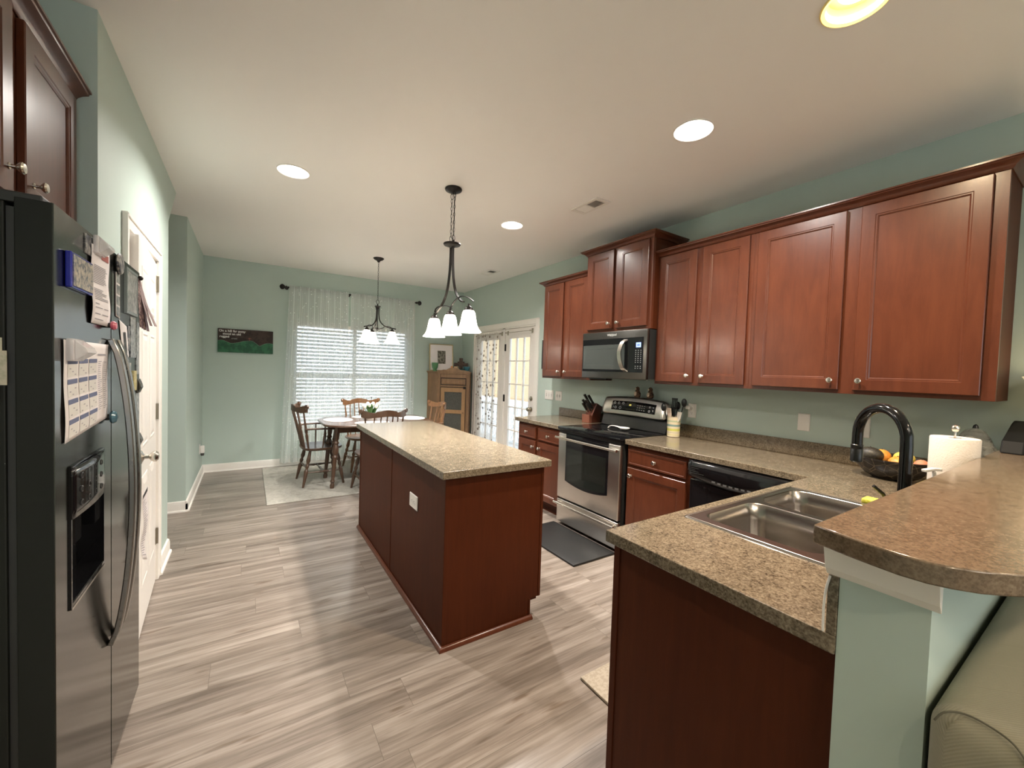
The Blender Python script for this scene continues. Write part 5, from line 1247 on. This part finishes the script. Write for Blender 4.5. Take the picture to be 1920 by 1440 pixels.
def crock():
    O = Vector((2.985, 2.105, .9145)); t = thing('utensil_crock', 'cream crock with green, blue and yellow stripes beside the range', 'crock', O)
    m = mat('striped_glaze', (.7, .6, .42), .2); sp = N(m, 'ShaderNodeSeparateXYZ'); tc = N(m, 'ShaderNodeTexCoord'); lk(m, tc.outputs['Object'], sp.inputs[0])
    dv = N(m, 'ShaderNodeMath', operation='DIVIDE'); dv.inputs[1].default_value = .168; lk(m, sp.outputs[2], dv.inputs[0])
    cr, gr, bl, ye = (.74, .64, .46), (.47, .52, .34), (.22, .33, .30), (.62, .60, .16)
    setc(m, ramp(m, dv.outputs[0], ((0, cr), (.09, (.66, .60, .28)), (.13, cr), (.20, (.55, .50, .36)), (.24, cr), (.30, ye), (.42, cr), (.52, bl), (.62, cr), (.74, gr), (.82, cr), (.95, (.6, .52, .38))), 'CONSTANT'))
    MB().lathe([(0, 0), (.047, 0), (.050, .004), (.0535, .165), (.0545, .168), (.050, .168), (.047, .02), (0, .015)], O, (0, 0, 1), 36).build('crock', m, t)
    def utensil(lab, a, lean, L, col, head):
        p = O+Vector((math.cos(a)*.018, math.sin(a)*.018, .02)); d = Vector((math.cos(a)*lean, math.sin(a)*lean, 1)).normalized()
        k = thing('kitchen_utensil', lab, 'utensil', p); q = p+d*L
        MB().bar(p, q, .005, .004, 8).build('handle', col, k); s_ = Vector((0, 1, 0)) if abs(d.y) < .5 else Vector((1, 0, 0))
        if head == 'spat': MB().ribbon([q-d*.01, q+d*.02, q+d*.075], [.018, .048, .050], .004, (.25, 1, 0)).build('blade', col, k, bevel=.001)
        elif head == 'spoon': MB().ball(q+d*.03, .03, (.35, .85, 1.15)).build('bowl', col, k)
        elif head == 'slot':
            b = MB().ribbon([q-d*.01, q, q+d*.01], [.015, .05, .06], .004, (.1, 1, 0))
            for i in range(4): b.ribbon([q+d*.008+Vector((0, -.023+.0155*i, 0)), q+d*.075+Vector((0, -.021+.014*i, 0))], .008, .004, (.1, 1, 0))
            b.ribbon([q+d*.07, q+d*.085], .058, .004, (.1, 1, 0)).build('slotted_head', col, k)
    SP = mat('silicone_tan', (.62, .50, .42), .5)
    utensil('black ladle leaning left in the striped crock', 2.2, .30, .20, BLACKP, 'spoon')
    utensil('black slotted turner standing in the striped crock', .6, .06, .215, BLACKP, 'slot')
    utensil('tall black spatula leaning right in the striped crock', -1.3, .22, .245, BLACKP, 'spoon')
    utensil('tan silicone spatula in front in the striped crock', 2.7, .14, .145, SP, 'spat')
    utensil('white silicone scraper at the right in the striped crock', -1.9, .28, .125, CER, 'spat')
    utensil('black serving spoon at the back of the striped crock', 0.2, .2, .21, BLACKP, 'spoon')
crock()
for y, lab in ((2.545, 'small brown bird-shaped shaker on the range console, left of the pair'), (2.40, 'small brown bird-shaped shaker on the range console, right of the pair')):
    z = 1.2065; t = thing('salt_shaker', lab, 'shaker', (3.045, y, z), group='shakers on the range console')
    MB().lathe([(0, 0), (.023, 0), (.029, .015), (.030, .040), (.022, .060), (.016, .067), (.020, .080), (.016, .095), (.005, .103), (0, .103)], (3.045, y, z), (0, 0, 1), 20).build('body', speck('brown_glaze', (.03, .016, .01), (.16, .08, .04), 60), t)
    MB().ball((3.022, y+.004, z+.036), .018, (.6, .9, 1.2)).build('pale_breast', mat('pale_glaze', (.6, .48, .36), .3), t)
    MB().ball((3.030, y+.006, z+.082), .009).build('pale_face', bpy.data.materials['pale_glaze'], t)
def spoon_rest():
    O = Vector((2.80, 2.52, .9225)); t = thing('spoon_rest', 'white ceramic spoon rest on the black cooktop', 'spoon rest', O)
    def f(u, v):
        a = 2*PI*u; r = v; x = .042*math.cos(a)*r; y = .058*math.sin(a)*r; z = .004+.022*r**2.2; return (O.x+x, O.y-.045+y, O.z+z)
    MB().grid(lambda u, v: f(u, .02+.98*v), 28, 6, True).build('bowl', CER, t, solid=.004, smooth=80)
    MB().ribbon(spline([(O.x, O.y+.008, O.z+.024), (O.x-.01, O.y+.05, O.z+.030), (O.x-.015, O.y+.09, O.z+.027), (O.x-.018, O.y+.112, O.z+.014), (O.x-.018, O.y+.116, O.z+.003)]), [.03]*6+[.022]*12+[.026]*7, .006, (1, .1, 0)).build('handle', CER, t, smooth=60, bevel=.002)
spoon_rest()
def fruit():
    cx, cy, z = 2.87, .700, .9145; t = thing('fruit_bowl', 'dark patterned oval bowl on the counter behind the faucet', 'bowl', (cx, cy, z))
    m = mat('dark_lacquer', (.012, .009, .008), .3); v = coords(m); vo = N(m, 'ShaderNodeTexVoronoi', feature='DISTANCE_TO_EDGE'); vo.inputs['Scale'].default_value = 22; lk(m, v, vo.inputs['Vector'])
    setc(m, ramp(m, vo.outputs['Distance'], ((0, (.22, .18, .13)), (.012, (.22, .18, .13)), (.02, (.012, .009, .008)), (1, (.012, .009, .008)))))
    b = MB(); 
    pr = [(0, 0), (.075, 0), (.11, .02), (.145, .06), (.16, .098), (.166, .10), (.166, .108), (.155, .108), (.14, .065), (.10, .028), (0, .012)]
    b.lathe(pr, (0, 0, 0), (0, 0, 1), 48); 
    for vtx in b.bm.verts: vtx.co = Vector((cx+vtx.co.x*.85, cy+vtx.co.y*1.0, z+vtx.co.z))
    b.build('bowl', m, t)
    OR = speck('orange_peel', (.62, .22, .03), (.70, .30, .05), 90, rough=.45); LE = mat('lemon_peel', (.72, .55, .10), .45); AV = speck('avocado_skin', (.018, .014, .012), (.04, .035, .022), 120, rough=.5); PE = mat('peach_skin', (.55, .22, .12), .6)
    def one(nm, lab, cat, p, r, sc, mt, st=None):
        k = thing(nm, lab, cat, p); MB().ball(p, r, sc, 24).build('fruit', mt, k)
        MB().lathe([(.004, 0), (.003, .004), (0, .004)], Vector(p)+Vector((0, 0, r*sc[2]-.001)), (0, 0, 1), 8).build('stem_end', SLOT, k)
    one('avocado', 'large dark avocado at the left of the fruit bowl', 'avocado', (cx-.06, cy+.075, z+.117), .050, (.9, 1.15, .85), AV)
    one('orange', 'orange low at the front left of the fruit bowl', 'orange', (cx-.055, cy-.035, z+.088), .040, (1, 1, 1), OR)
    one('orange', 'orange behind the front orange in the fruit bowl', 'orange', (cx+.03, cy+.05, z+.104), .040, (1, 1, 1), OR)
    one('lemon', 'pale lemon in the centre of the fruit bowl', 'lemon', (cx+.03, cy-.04, z+.112), .034, (1, 1.3, 1), LE)
    one('peach', 'reddish peach at the right end of the fruit bowl', 'peach', (cx-.02, cy-.118, z+.092), .032, (1, 1, 1), PE)
fruit()
def towel():
    O = Vector((2.475, .412, .9145)); t = thing('paper_towel_holder', 'metal paper towel holder with a finial on the counter behind the bar', 'paper towel holder', O)
    MB().lathe([(0, 0), (.078, 0), (.08, .006), (.07, .010), (0, .010)], O, (0, 0, 1), 32).build('base', NICKEL, t)
    MB().bar(O+Vector((0, 0, .01)), O+Vector((0, 0, .315)), .004).lathe([(0, -.014), (.008, -.012), (.013, -.004), (.014, .004), (.010, .012), (0, .017)], O+Vector((0, 0, .325)), (0, 0, 1), 16).build('rod', NICKEL, t)
    m = mat('paper_towel', (.66, .60, .54), .9); v = coords(m); bump(m, noise(m, v, 160, 3), .5, .003)
    b = MB(); bm = b.bm; n = 48; R = []
    for r, z in ((.020, .012), (.072, .012), (.0745, .016), (.0745, .284), (.072, .288), (.020, .286)):
        R.append([bm.verts.new(O+Vector((r*math.cos(2*PI*i/n)*(1+.012*math.sin(5*2*PI*i/n+z*8)), r*math.sin(2*PI*i/n), z))) for i in range(n)])
    R.append(R[0])
    for A, B in zip(R, R[1:]):
        for i in range(n): bm.faces.new((A[i], A[(i+1) % n], B[(i+1) % n], B[i]))
    tag(b.build('paper_towel_roll', m, smooth=40), 'full white paper towel roll on its holder by the faucet', 'paper towels')
towel()
t = thing('soap_dispenser', 'small white pump dispenser between the faucet and paper towels', 'dispenser', (2.10, .40, .9145)); LAV = mat('lavender_plastic', (.50, .52, .60), .3)
MB().lathe([(0, 0), (.030, 0), (.034, .01), (.034, .11), (.022, .135), (.014, .14), (.014, .155), (0, .155)], (2.10, .395, .9145), (0, 0, 1), 24).build('bottle', LAV, t)
MB().bar((2.10, .395, 1.069), (2.10, .395, 1.105), .006).ribbon([(2.06, .415, 1.107), (2.10, .397, 1.112), (2.125, .385, 1.11)], .016, .010, (.4, .9, 0)).build('pump', PLATE, t, bevel=.002)
t = thing('scrub_brush', 'yellow sponge with black handle at the back edge of the sink', 'sponge', (2.17, .60, .915))
MB().rbox(2.155, 2.215, .49, .615, .9155, .938, .006).build('sponge', speck('yellow_sponge', (.60, .55, .05), (.72, .68, .12), 90), t)
MB().tube([(2.20, .545, .938), (2.19, .555, .965), (2.165, .58, .995)], .007, 8).build('handle', BLACKP, t)
def bag():
    rnd = random.Random(4); O = Vector((2.985, .430, .9165)); t = thing('plastic_bag', 'crumpled clear plastic bag with dark tip behind the paper towels', 'bag', O)
    m = mat('clear_crumpled_plastic', (.55, .55, .52), .18, alpha=.42); m.node_tree.nodes['Principled BSDF'].inputs['Specular IOR Level'].default_value = .8
    bump(m, noise(m, coords(m, (1, 1, 3)), 22, 4, .7, 1), .9, .02)
    def f(u, v):
        a = 2*PI*u; rr_ = (.098-.02*v)*math.sqrt(max(0, 1-(v)**2.6))+.002; k = 1+.10*math.sin(5*a+7*v)+.06*math.sin(11*a-9*v); return (O.x+rr_*k*math.cos(a)*.9, O.y+rr_*k*math.sin(a), O.z+.30*v)
    MB().grid(f, 40, 18, True).build('bag', m, t, smooth=180)
    MB().lathe([(0, 0), (.012, .002), (.008, .016), (0, .022)], O+Vector((0, 0, .295)), (0, 0, 1), 10).build('tip', BLACKP, t)
bag()
def blackbox():
    O = Vector((2.60, .20, 1.133)); t = thing('black_case', 'angular black case standing on the far right of the raised bar', 'case', O)
    MB().prism([(2.74, 1.133), (2.86, 1.133), (3.06, 1.20), (3.06, 1.262), (3.0, 1.252), (2.77, 1.185)], .255, .322, 'y').build('case', mat('deep_black', (.004, .004, .004), .6, spec=.2), t, smooth=0, bevel=.006)
blackbox()
def bar_lamp():
    O = Vector((2.99, .105, 1.1328)); t = thing('table_lamp', 'small lamp with flared cream shade on the bar at the right picture edge', 'lamp', O)
    MB().lathe([(0, 0), (.06, 0), (.055, .010), (.015, .02), (.010, .12), (.014, .135), (0, .14)], O, (0, 0, 1), 24).build('base', IRON, t)
    p = [(.05, .12), (.09, .17), (.14, .24), (.195, .335)]
    MB().lathe(p+[(r-.003, z+.001) for r, z in p[::-1]], O, (0, 0, 1), 36, closed=True).build('lamp_shade', mat('cream_glass_shade', (.85, .78, .58), .5, emit=(1, .82, .5), es=.15), t)
    point('bar_lamp_bulb', (0, 0, .25), .03, .2, WARM, t)
bar_lamp()
# ------------------------------------------------------------------ sofa behind the half wall
def sofa():
    t = thing('sofa', 'khaki herringbone fabric sofa behind the half wall at lower right', 'sofa', (1.9, -.25, 0))
    def cush(name, x0, x1, y0, y1, z0, z1, r, par=t, puff=.0):
        b = MB(); b.rbox(x0, x1, y0, y1, z0, z1, r, 6)
        o = b.build(name, SOFA, par, smooth=180); return o
    cush('back_frame', .948, 2.95, 0, .170, .06, .894, .04)
    for i in range(2): cush('back_cushion', 1.15+.83*i, 1.97+.83*i, -.26, -.03, .44, .90, .07)
    cush('arm', .93, 1.145, -.84, .02, .06, .64, .06); cush('arm', 2.82, 3.03, -.84, .02, .06, .64, .06)
    for i in range(2): cush('seat_cushion', 1.15+.83*i, 1.97+.83*i, -.82, -.22, .30, .47, .05)
    MB().box(1.0, 2.98, -.80, .10, .05, .30).build('base', SOFA, t, smooth=0)
    pts = [(.952, .160, .870), (.958, .150, .888), (.970, .130, .8945), (.968, .10, .8945), (.958, .075, .888), (.949, .06, .86), (.948, .055, .78)]
    MB().tube(spline(pts), .0016, 6).build('piping', mat('dark_khaki_piping', (.10, .09, .06), .8), t)
    for x in (1.02, 2.95):
        for y in (-.78, .08): MB().bar((x, y, 0), (x, y, .06), .022).build('foot', BLACKM, t)
sofa()

# ------------------------------------------------------------------ papers and magnets on the fridge
def fr_sheet(name, label, cat, pts, m, off=.002, group=None, wav=0, th=.0006, X=FX):
    # pts: (y,z) corners clockwise from top-left (near) ... bilinear sheet standing off the door
    (a, b_, c, d) = pts
    def f(u, v):
        y = (a[0]*(1-u)+b_[0]*u)*(1-v)+(d[0]*(1-u)+c[0]*u)*v; z = (a[1]*(1-u)+b_[1]*u)*(1-v)+(d[1]*(1-u)+c[1]*u)*v
        return (X+off+wav*(.5+.5*math.sin(9*v+1.0))*(.3+.7*v), y, z)
    t = thing(name, label, cat, (X, (a[0]+c[0])/2, (a[1]+c[1])/2), group=group)
    MB().grid(f, 6, 16).build('sheet', m, t, solid=th, smooth=180); return t, f
def marks(t, f, rects, m, name='printed_text', lift=.0012):
    b = MB()
    for u0, u1, v0, v1 in rects:
        b.quad([Vector(f(u, v))+Vector((lift, 0, 0)) for u, v in ((u0, v1), (u1, v1), (u1, v0), (u0, v0))])
    return b.build(name, m, t, smooth=0)
rn = random.Random(11)
t, f = fr_sheet('school_letter', 'long curled printed letter hanging from a clip high on the fridge door', 'letter', ((1.585, 1.735), (1.755, 1.742), (1.749, 1.517), (1.580, 1.517)), PAPER, .003, wav=.006)
L = [(.12, .12+rn.uniform(.55, .76), v, v+.010) for v in [.24+.022*i for i in range(11)]]+[(.12, .12+rn.uniform(.4, .76), v, v+.010) for v in [.54+.022*i for i in range(7)]]+[(.12, .34, .73, .742), (.12, .5, .78, .79), (.6, .85, .78, .79), (.12, .4, .86, .872), (.5, .85, .86, .872), (.12, .6, .93, .94)]
marks(t, f, L, INK); marks(t, f, [(.5, .92, .05, .14)], INKR, 'header_mark')
t, f = fr_sheet('menu_calendar', 'printed calendar sheet with blue headed boxes on the fridge door', 'calendar', ((1.387, 1.462), (1.749, 1.462), (1.737, 1.236), (1.391, 1.212)), PAPER, .002, wav=.003)
bx, hd, tx, tn = [], [], [], []
for r_ in range(4):
    for c_ in range(3):
        u0 = .06+.22*c_; v0 = .19+.2*r_
        hd.append((u0, u0+.19, v0, v0+.048)); bx.append((u0, u0+.19, v0+.055, v0+.175))
        tn += [(u0+.03+.05*k, u0+.06+.05*k, v0+.09+.03*((k+r_) % 3), v0+.10+.03*((k+r_) % 3)) for k in range(3)]
for i in range(24): v = .22+.026*i; tx.append((.72, .72+rn.uniform(.05, .11), v, v+.008)); tx.append((.85, .85+rn.uniform(.05, .11), v+.01, v+.018))
tx += [(.38, .60, .11, .125), (.70, .92, .13, .15), (.38, .52, .15, .16)]
marks(t, f, bx, mat('box_tint', (.60, .58, .54), .7), 'calendar_boxes'); marks(t, f, hd, INKB, 'header_bars', .0014); marks(t, f, tx+tn, INK, lift=.0016)
t, f = fr_sheet('chore_list', 'narrow printed list low on the right fridge door', 'list', ((2.10, .885), (2.197, .900), (2.185, .60), (2.11, .63)), PAPER, .030, wav=-.012)
marks(t, f, [(.05, .95, .0, .06)], BLACKM, 'header_bar'); marks(t, f, [(.1, .1+rn.uniform(.4, .8), .12+.035*i, .13+.035*i) for i in range(24)], INK)
# blue photo cube
t = thing('photo_magnet', 'square blue framed photo magnet at upper left of the fridge door', 'magnet', (FX, 1.485, 1.63))
BL = mat('cobalt_blue_plastic', (.01, .015, .25), .2)
MB().box(FX+.0005, FX+.013, 1.402, 1.562, 1.588, 1.675).build('frame', BL, t, smooth=0, bevel=.003)
MB().box(FX+.0132, FX+.0148, 1.412, 1.554, 1.594, 1.669).build('photo', PHOTO2, t, smooth=0)
def clip(label, y, z, w, h, m, d=.02):
    t = thing('magnet_clip', label, 'magnet clip', (FX, y, z))
    MB().rbox(FX+.0045, FX+.0045+d*.4, y-w/2, y+w/2, z-h/2, z+h/2, min(d*.15, .004), 2).build('base', m, t)
    MB().prism([(FX+.0047+d*.4, z+h*.45), (FX+.0045+d, z+h*.1), (FX+.0045+d*1.1, z-h*.1), (FX+.0047+d*.4, z-h*.45)], y-w*.42, y+w*.42, 'y').build('jaw', m, t, smooth=0, bevel=.002)
clip('large translucent clip magnet at the top of the fridge letter', 1.632, 1.738, .075, .050, CLEARP, .03)
tag(MB().box(FX+.0005, FX+.003, 1.545, 1.60, 1.70, 1.752).build('photo_snapshot', PHOTO1, smooth=0), 'dark snapshot beneath the clip at the top of the fridge', 'photo', 'snapshots on the fridge')
clip('large clear clip magnet at the top left of the calendar sheet', 1.430, 1.438, .08, .055, CLEARP, .035)
t = thing('button_magnet', 'pink round magnet at the bottom of the fridge letter', 'magnet', (FX, 1.742, 1.522)); MB().lathe([(0, 0), (.012, 0), (.014, .006), (.010, .012), (0, .014)], (FX+.012, 1.742, 1.522), (1, 0, 0), 20).build('button', mat('pink_plastic', (.55, .12, .17), .25), t)
MB().lathe([(.008, 0), (.008, .0115)], (FX+.0004, 1.742, 1.522), (1, 0, 0), 14).build('magnet_back', BLACKM, t)
t = thing('button_magnet', 'clear blue glass bead magnet at the lower right of the calendar', 'magnet', (FX, 1.750, 1.236)); MB().lathe([(0, 0), (.017, 0), (.021, .006), (.016, .014), (0, .018)], (FX+.009, 1.750, 1.236), (1, 0, 0), 24).build('bead', mat('blue_bead_glass', (.08, .17, .22), .08, coat=.6), t)
MB().lathe([(.010, 0), (.010, .0085)], (FX+.0004, 1.750, 1.236), (1, 0, 0), 14).build('magnet_back', BLACKM, t)
t = thing('photo_magnet', 'oval photo magnet holding the photo strip on the right fridge door', 'magnet', (FX, 1.865, 1.735))
b = MB().lathe([(0, 0), (.032, 0), (.034, .003), (.030, .008), (0, .010)], (0, 0, 0), (1, 0, 0), 24)
for v in b.bm.verts: v.co = Vector((FX+.004+v.co.x, 1.868+v.co.y*1.1, 1.735+v.co.z*1.05))
b.build('oval', PHOTO1, t)
t, f = fr_sheet('photo_strip', 'vertical strip of four small photos on the right fridge door', 'photo', ((1.842, 1.705), (1.892, 1.705), (1.892, 1.555), (1.842, 1.56)), PAPER, .002)
marks(t, f, [(.1, .9, .03+.245*i, .235+.245*i) for i in range(4)], PHOTO3, 'photo_frames')
def framemag(label, y0, y1, z0, z1, m, ph, d=.008):
    t = thing('photo_magnet', label, 'magnet', (FX, (y0+y1)/2, (z0+z1)/2))
    MB().panel((FX+.0005, y0, z0), (0, 1, 0), (0, 0, 1), y1-y0, z1-z0, [(0, 0), (0, d), (.010, d), (.010, d-.002)]).build('frame', m, t, smooth=0)
    MB().panel((FX+d-.0014, y0+.010, z0+.010), (0, 1, 0), (0, 0, 1), y1-y0-.02, z1-z0-.02, [(0, 0), (0, .0008)]).build('photo', ph, t, smooth=0)
framemag('large grey framed photo magnet high on the right fridge door', 1.955, 2.125, 1.582, 1.745, mat('clear_frame_grey', (.22, .25, .24), .2), PHOTO3)
def snap(label, y0, y1, z0, z1, m, o=.0005, t_=.002): return tag(MB().box(FX+o, FX+o+t_, y0, y1, z0, z1).build('photo_snapshot', m, smooth=0), label, 'photo', 'snapshots on the fridge')
t, f = fr_sheet('photo_card', 'white photo card of a dark clad couple below the photo strip', 'photo', ((1.885, 1.552), (1.985, 1.535), (2.015, 1.425), (1.925, 1.442)), PAPER, .002)
marks(t, f, [(.35, .5, .3, .85), (.55, .75, .25, .9)], BLACKM, 'pictured_figures')
snap('tall snapshot under the grey framed magnet on the right fridge door', 2.045, 2.125, 1.425, 1.578, PHOTO3)
snap('small snapshot beside the fridge handle, mid right door', 2.00, 2.035, 1.45, 1.54, PHOTO1)
snap('narrow snapshot at the right edge of the fridge door', 2.135, 2.185, 1.36, 1.565, PHOTO3)
snap('little portrait snapshot right of the fridge handle', 2.01, 2.05, 1.345, 1.405, PHOTO2)
snap('lower snapshot between the two dark clips on the fridge', 2.125, 2.185, 1.13, 1.30, PHOTO3)
snap('pale blue snapshot right of the fridge handle under the yellow card', 2.07, 2.118, 1.14, 1.285, mat('pale_blue_photo', (.28, .36, .48), .3))
tag(MB().box(FX+.0005, FX+.008, 2.062, 2.110, 1.300, 1.375).build('card_magnet', speck('yellow_card', (.38, .33, .14), (.5, .46, .26), 60), smooth=0, bevel=.001), 'small yellow card magnet on the right fridge door', 'magnet')
clip('dark metal clip magnet, upper of two at the right fridge door edge', 2.145, 1.315, .055, .055, mat('dark_clip_metal', (.09, .08, .06), .35, .8), .012)
clip('dark metal clip magnet, lower of two at the right fridge door edge', 2.150, 1.10, .05, .05, mat('dark_clip_metal', (.09, .08, .06), .35, .8), .012)
def ribbon_mark():
    t = thing('plaid_ribbons', 'bunch of plaid and brown ribbons hanging at the fridge door edge', 'ribbons', (FX, 2.16, 1.735)); cols = [speck('plaid_ribbon', (.09, .05, .05), (.30, .20, .18), 80, .45, .55), mat('brown_ribbon', (.12, .07, .08), .7), mat('taupe_ribbon', (.30, .22, .22), .7)]
    for i, (dy, dx, m) in enumerate(((-.012, .004, cols[0]), (-.002, .008, cols[1]), (.006, .012, cols[0]), (.014, .020, cols[1]), (.022, .042, cols[2]), (.010, .030, cols[2]))):
        zb = 1.545-.004*i if i < 4 else 1.555
        MB().ribbon(spline([(FX+.006, 2.155+dy*.4, 1.735), (FX+.008+dx*.3, 2.158+dy, 1.65), (FX+.010+dx, 2.160+dy*1.3, zb)]), [.014]*4+[.018]*9, .0012, (.25, 1, 0)).build('ribbon', m, t, smooth=0)
    MB().ball((FX+.010, 2.157, 1.738), .009).build('pin', IRON, t)
ribbon_mark()
# papers on the near side of the fridge
ys = FY0+.0035
t = thing('side_papers', 'faded card stuck on the near side of the refrigerator', 'card', (-.47, ys, 1.39))
MB().box(-.56, -.442, ys-.003, ys-.0005, 1.355, 1.43).build('card', speck('faded_card', (.33, .33, .24), (.45, .42, .34), 30, rough=.6), t, smooth=0)
MB().box(-.56, -.448, ys-.005, ys-.0032, 1.425, 1.458).build('upper_card', mat('cream_card_back', (.46, .44, .35), .7), t, smooth=0)
MB().box(-.56, -.452, ys-.0052, ys-.0032, 1.318, 1.358).build('lower_card', speck('red_card', (.28, .10, .08), (.45, .40, .33), 40), t, smooth=0)
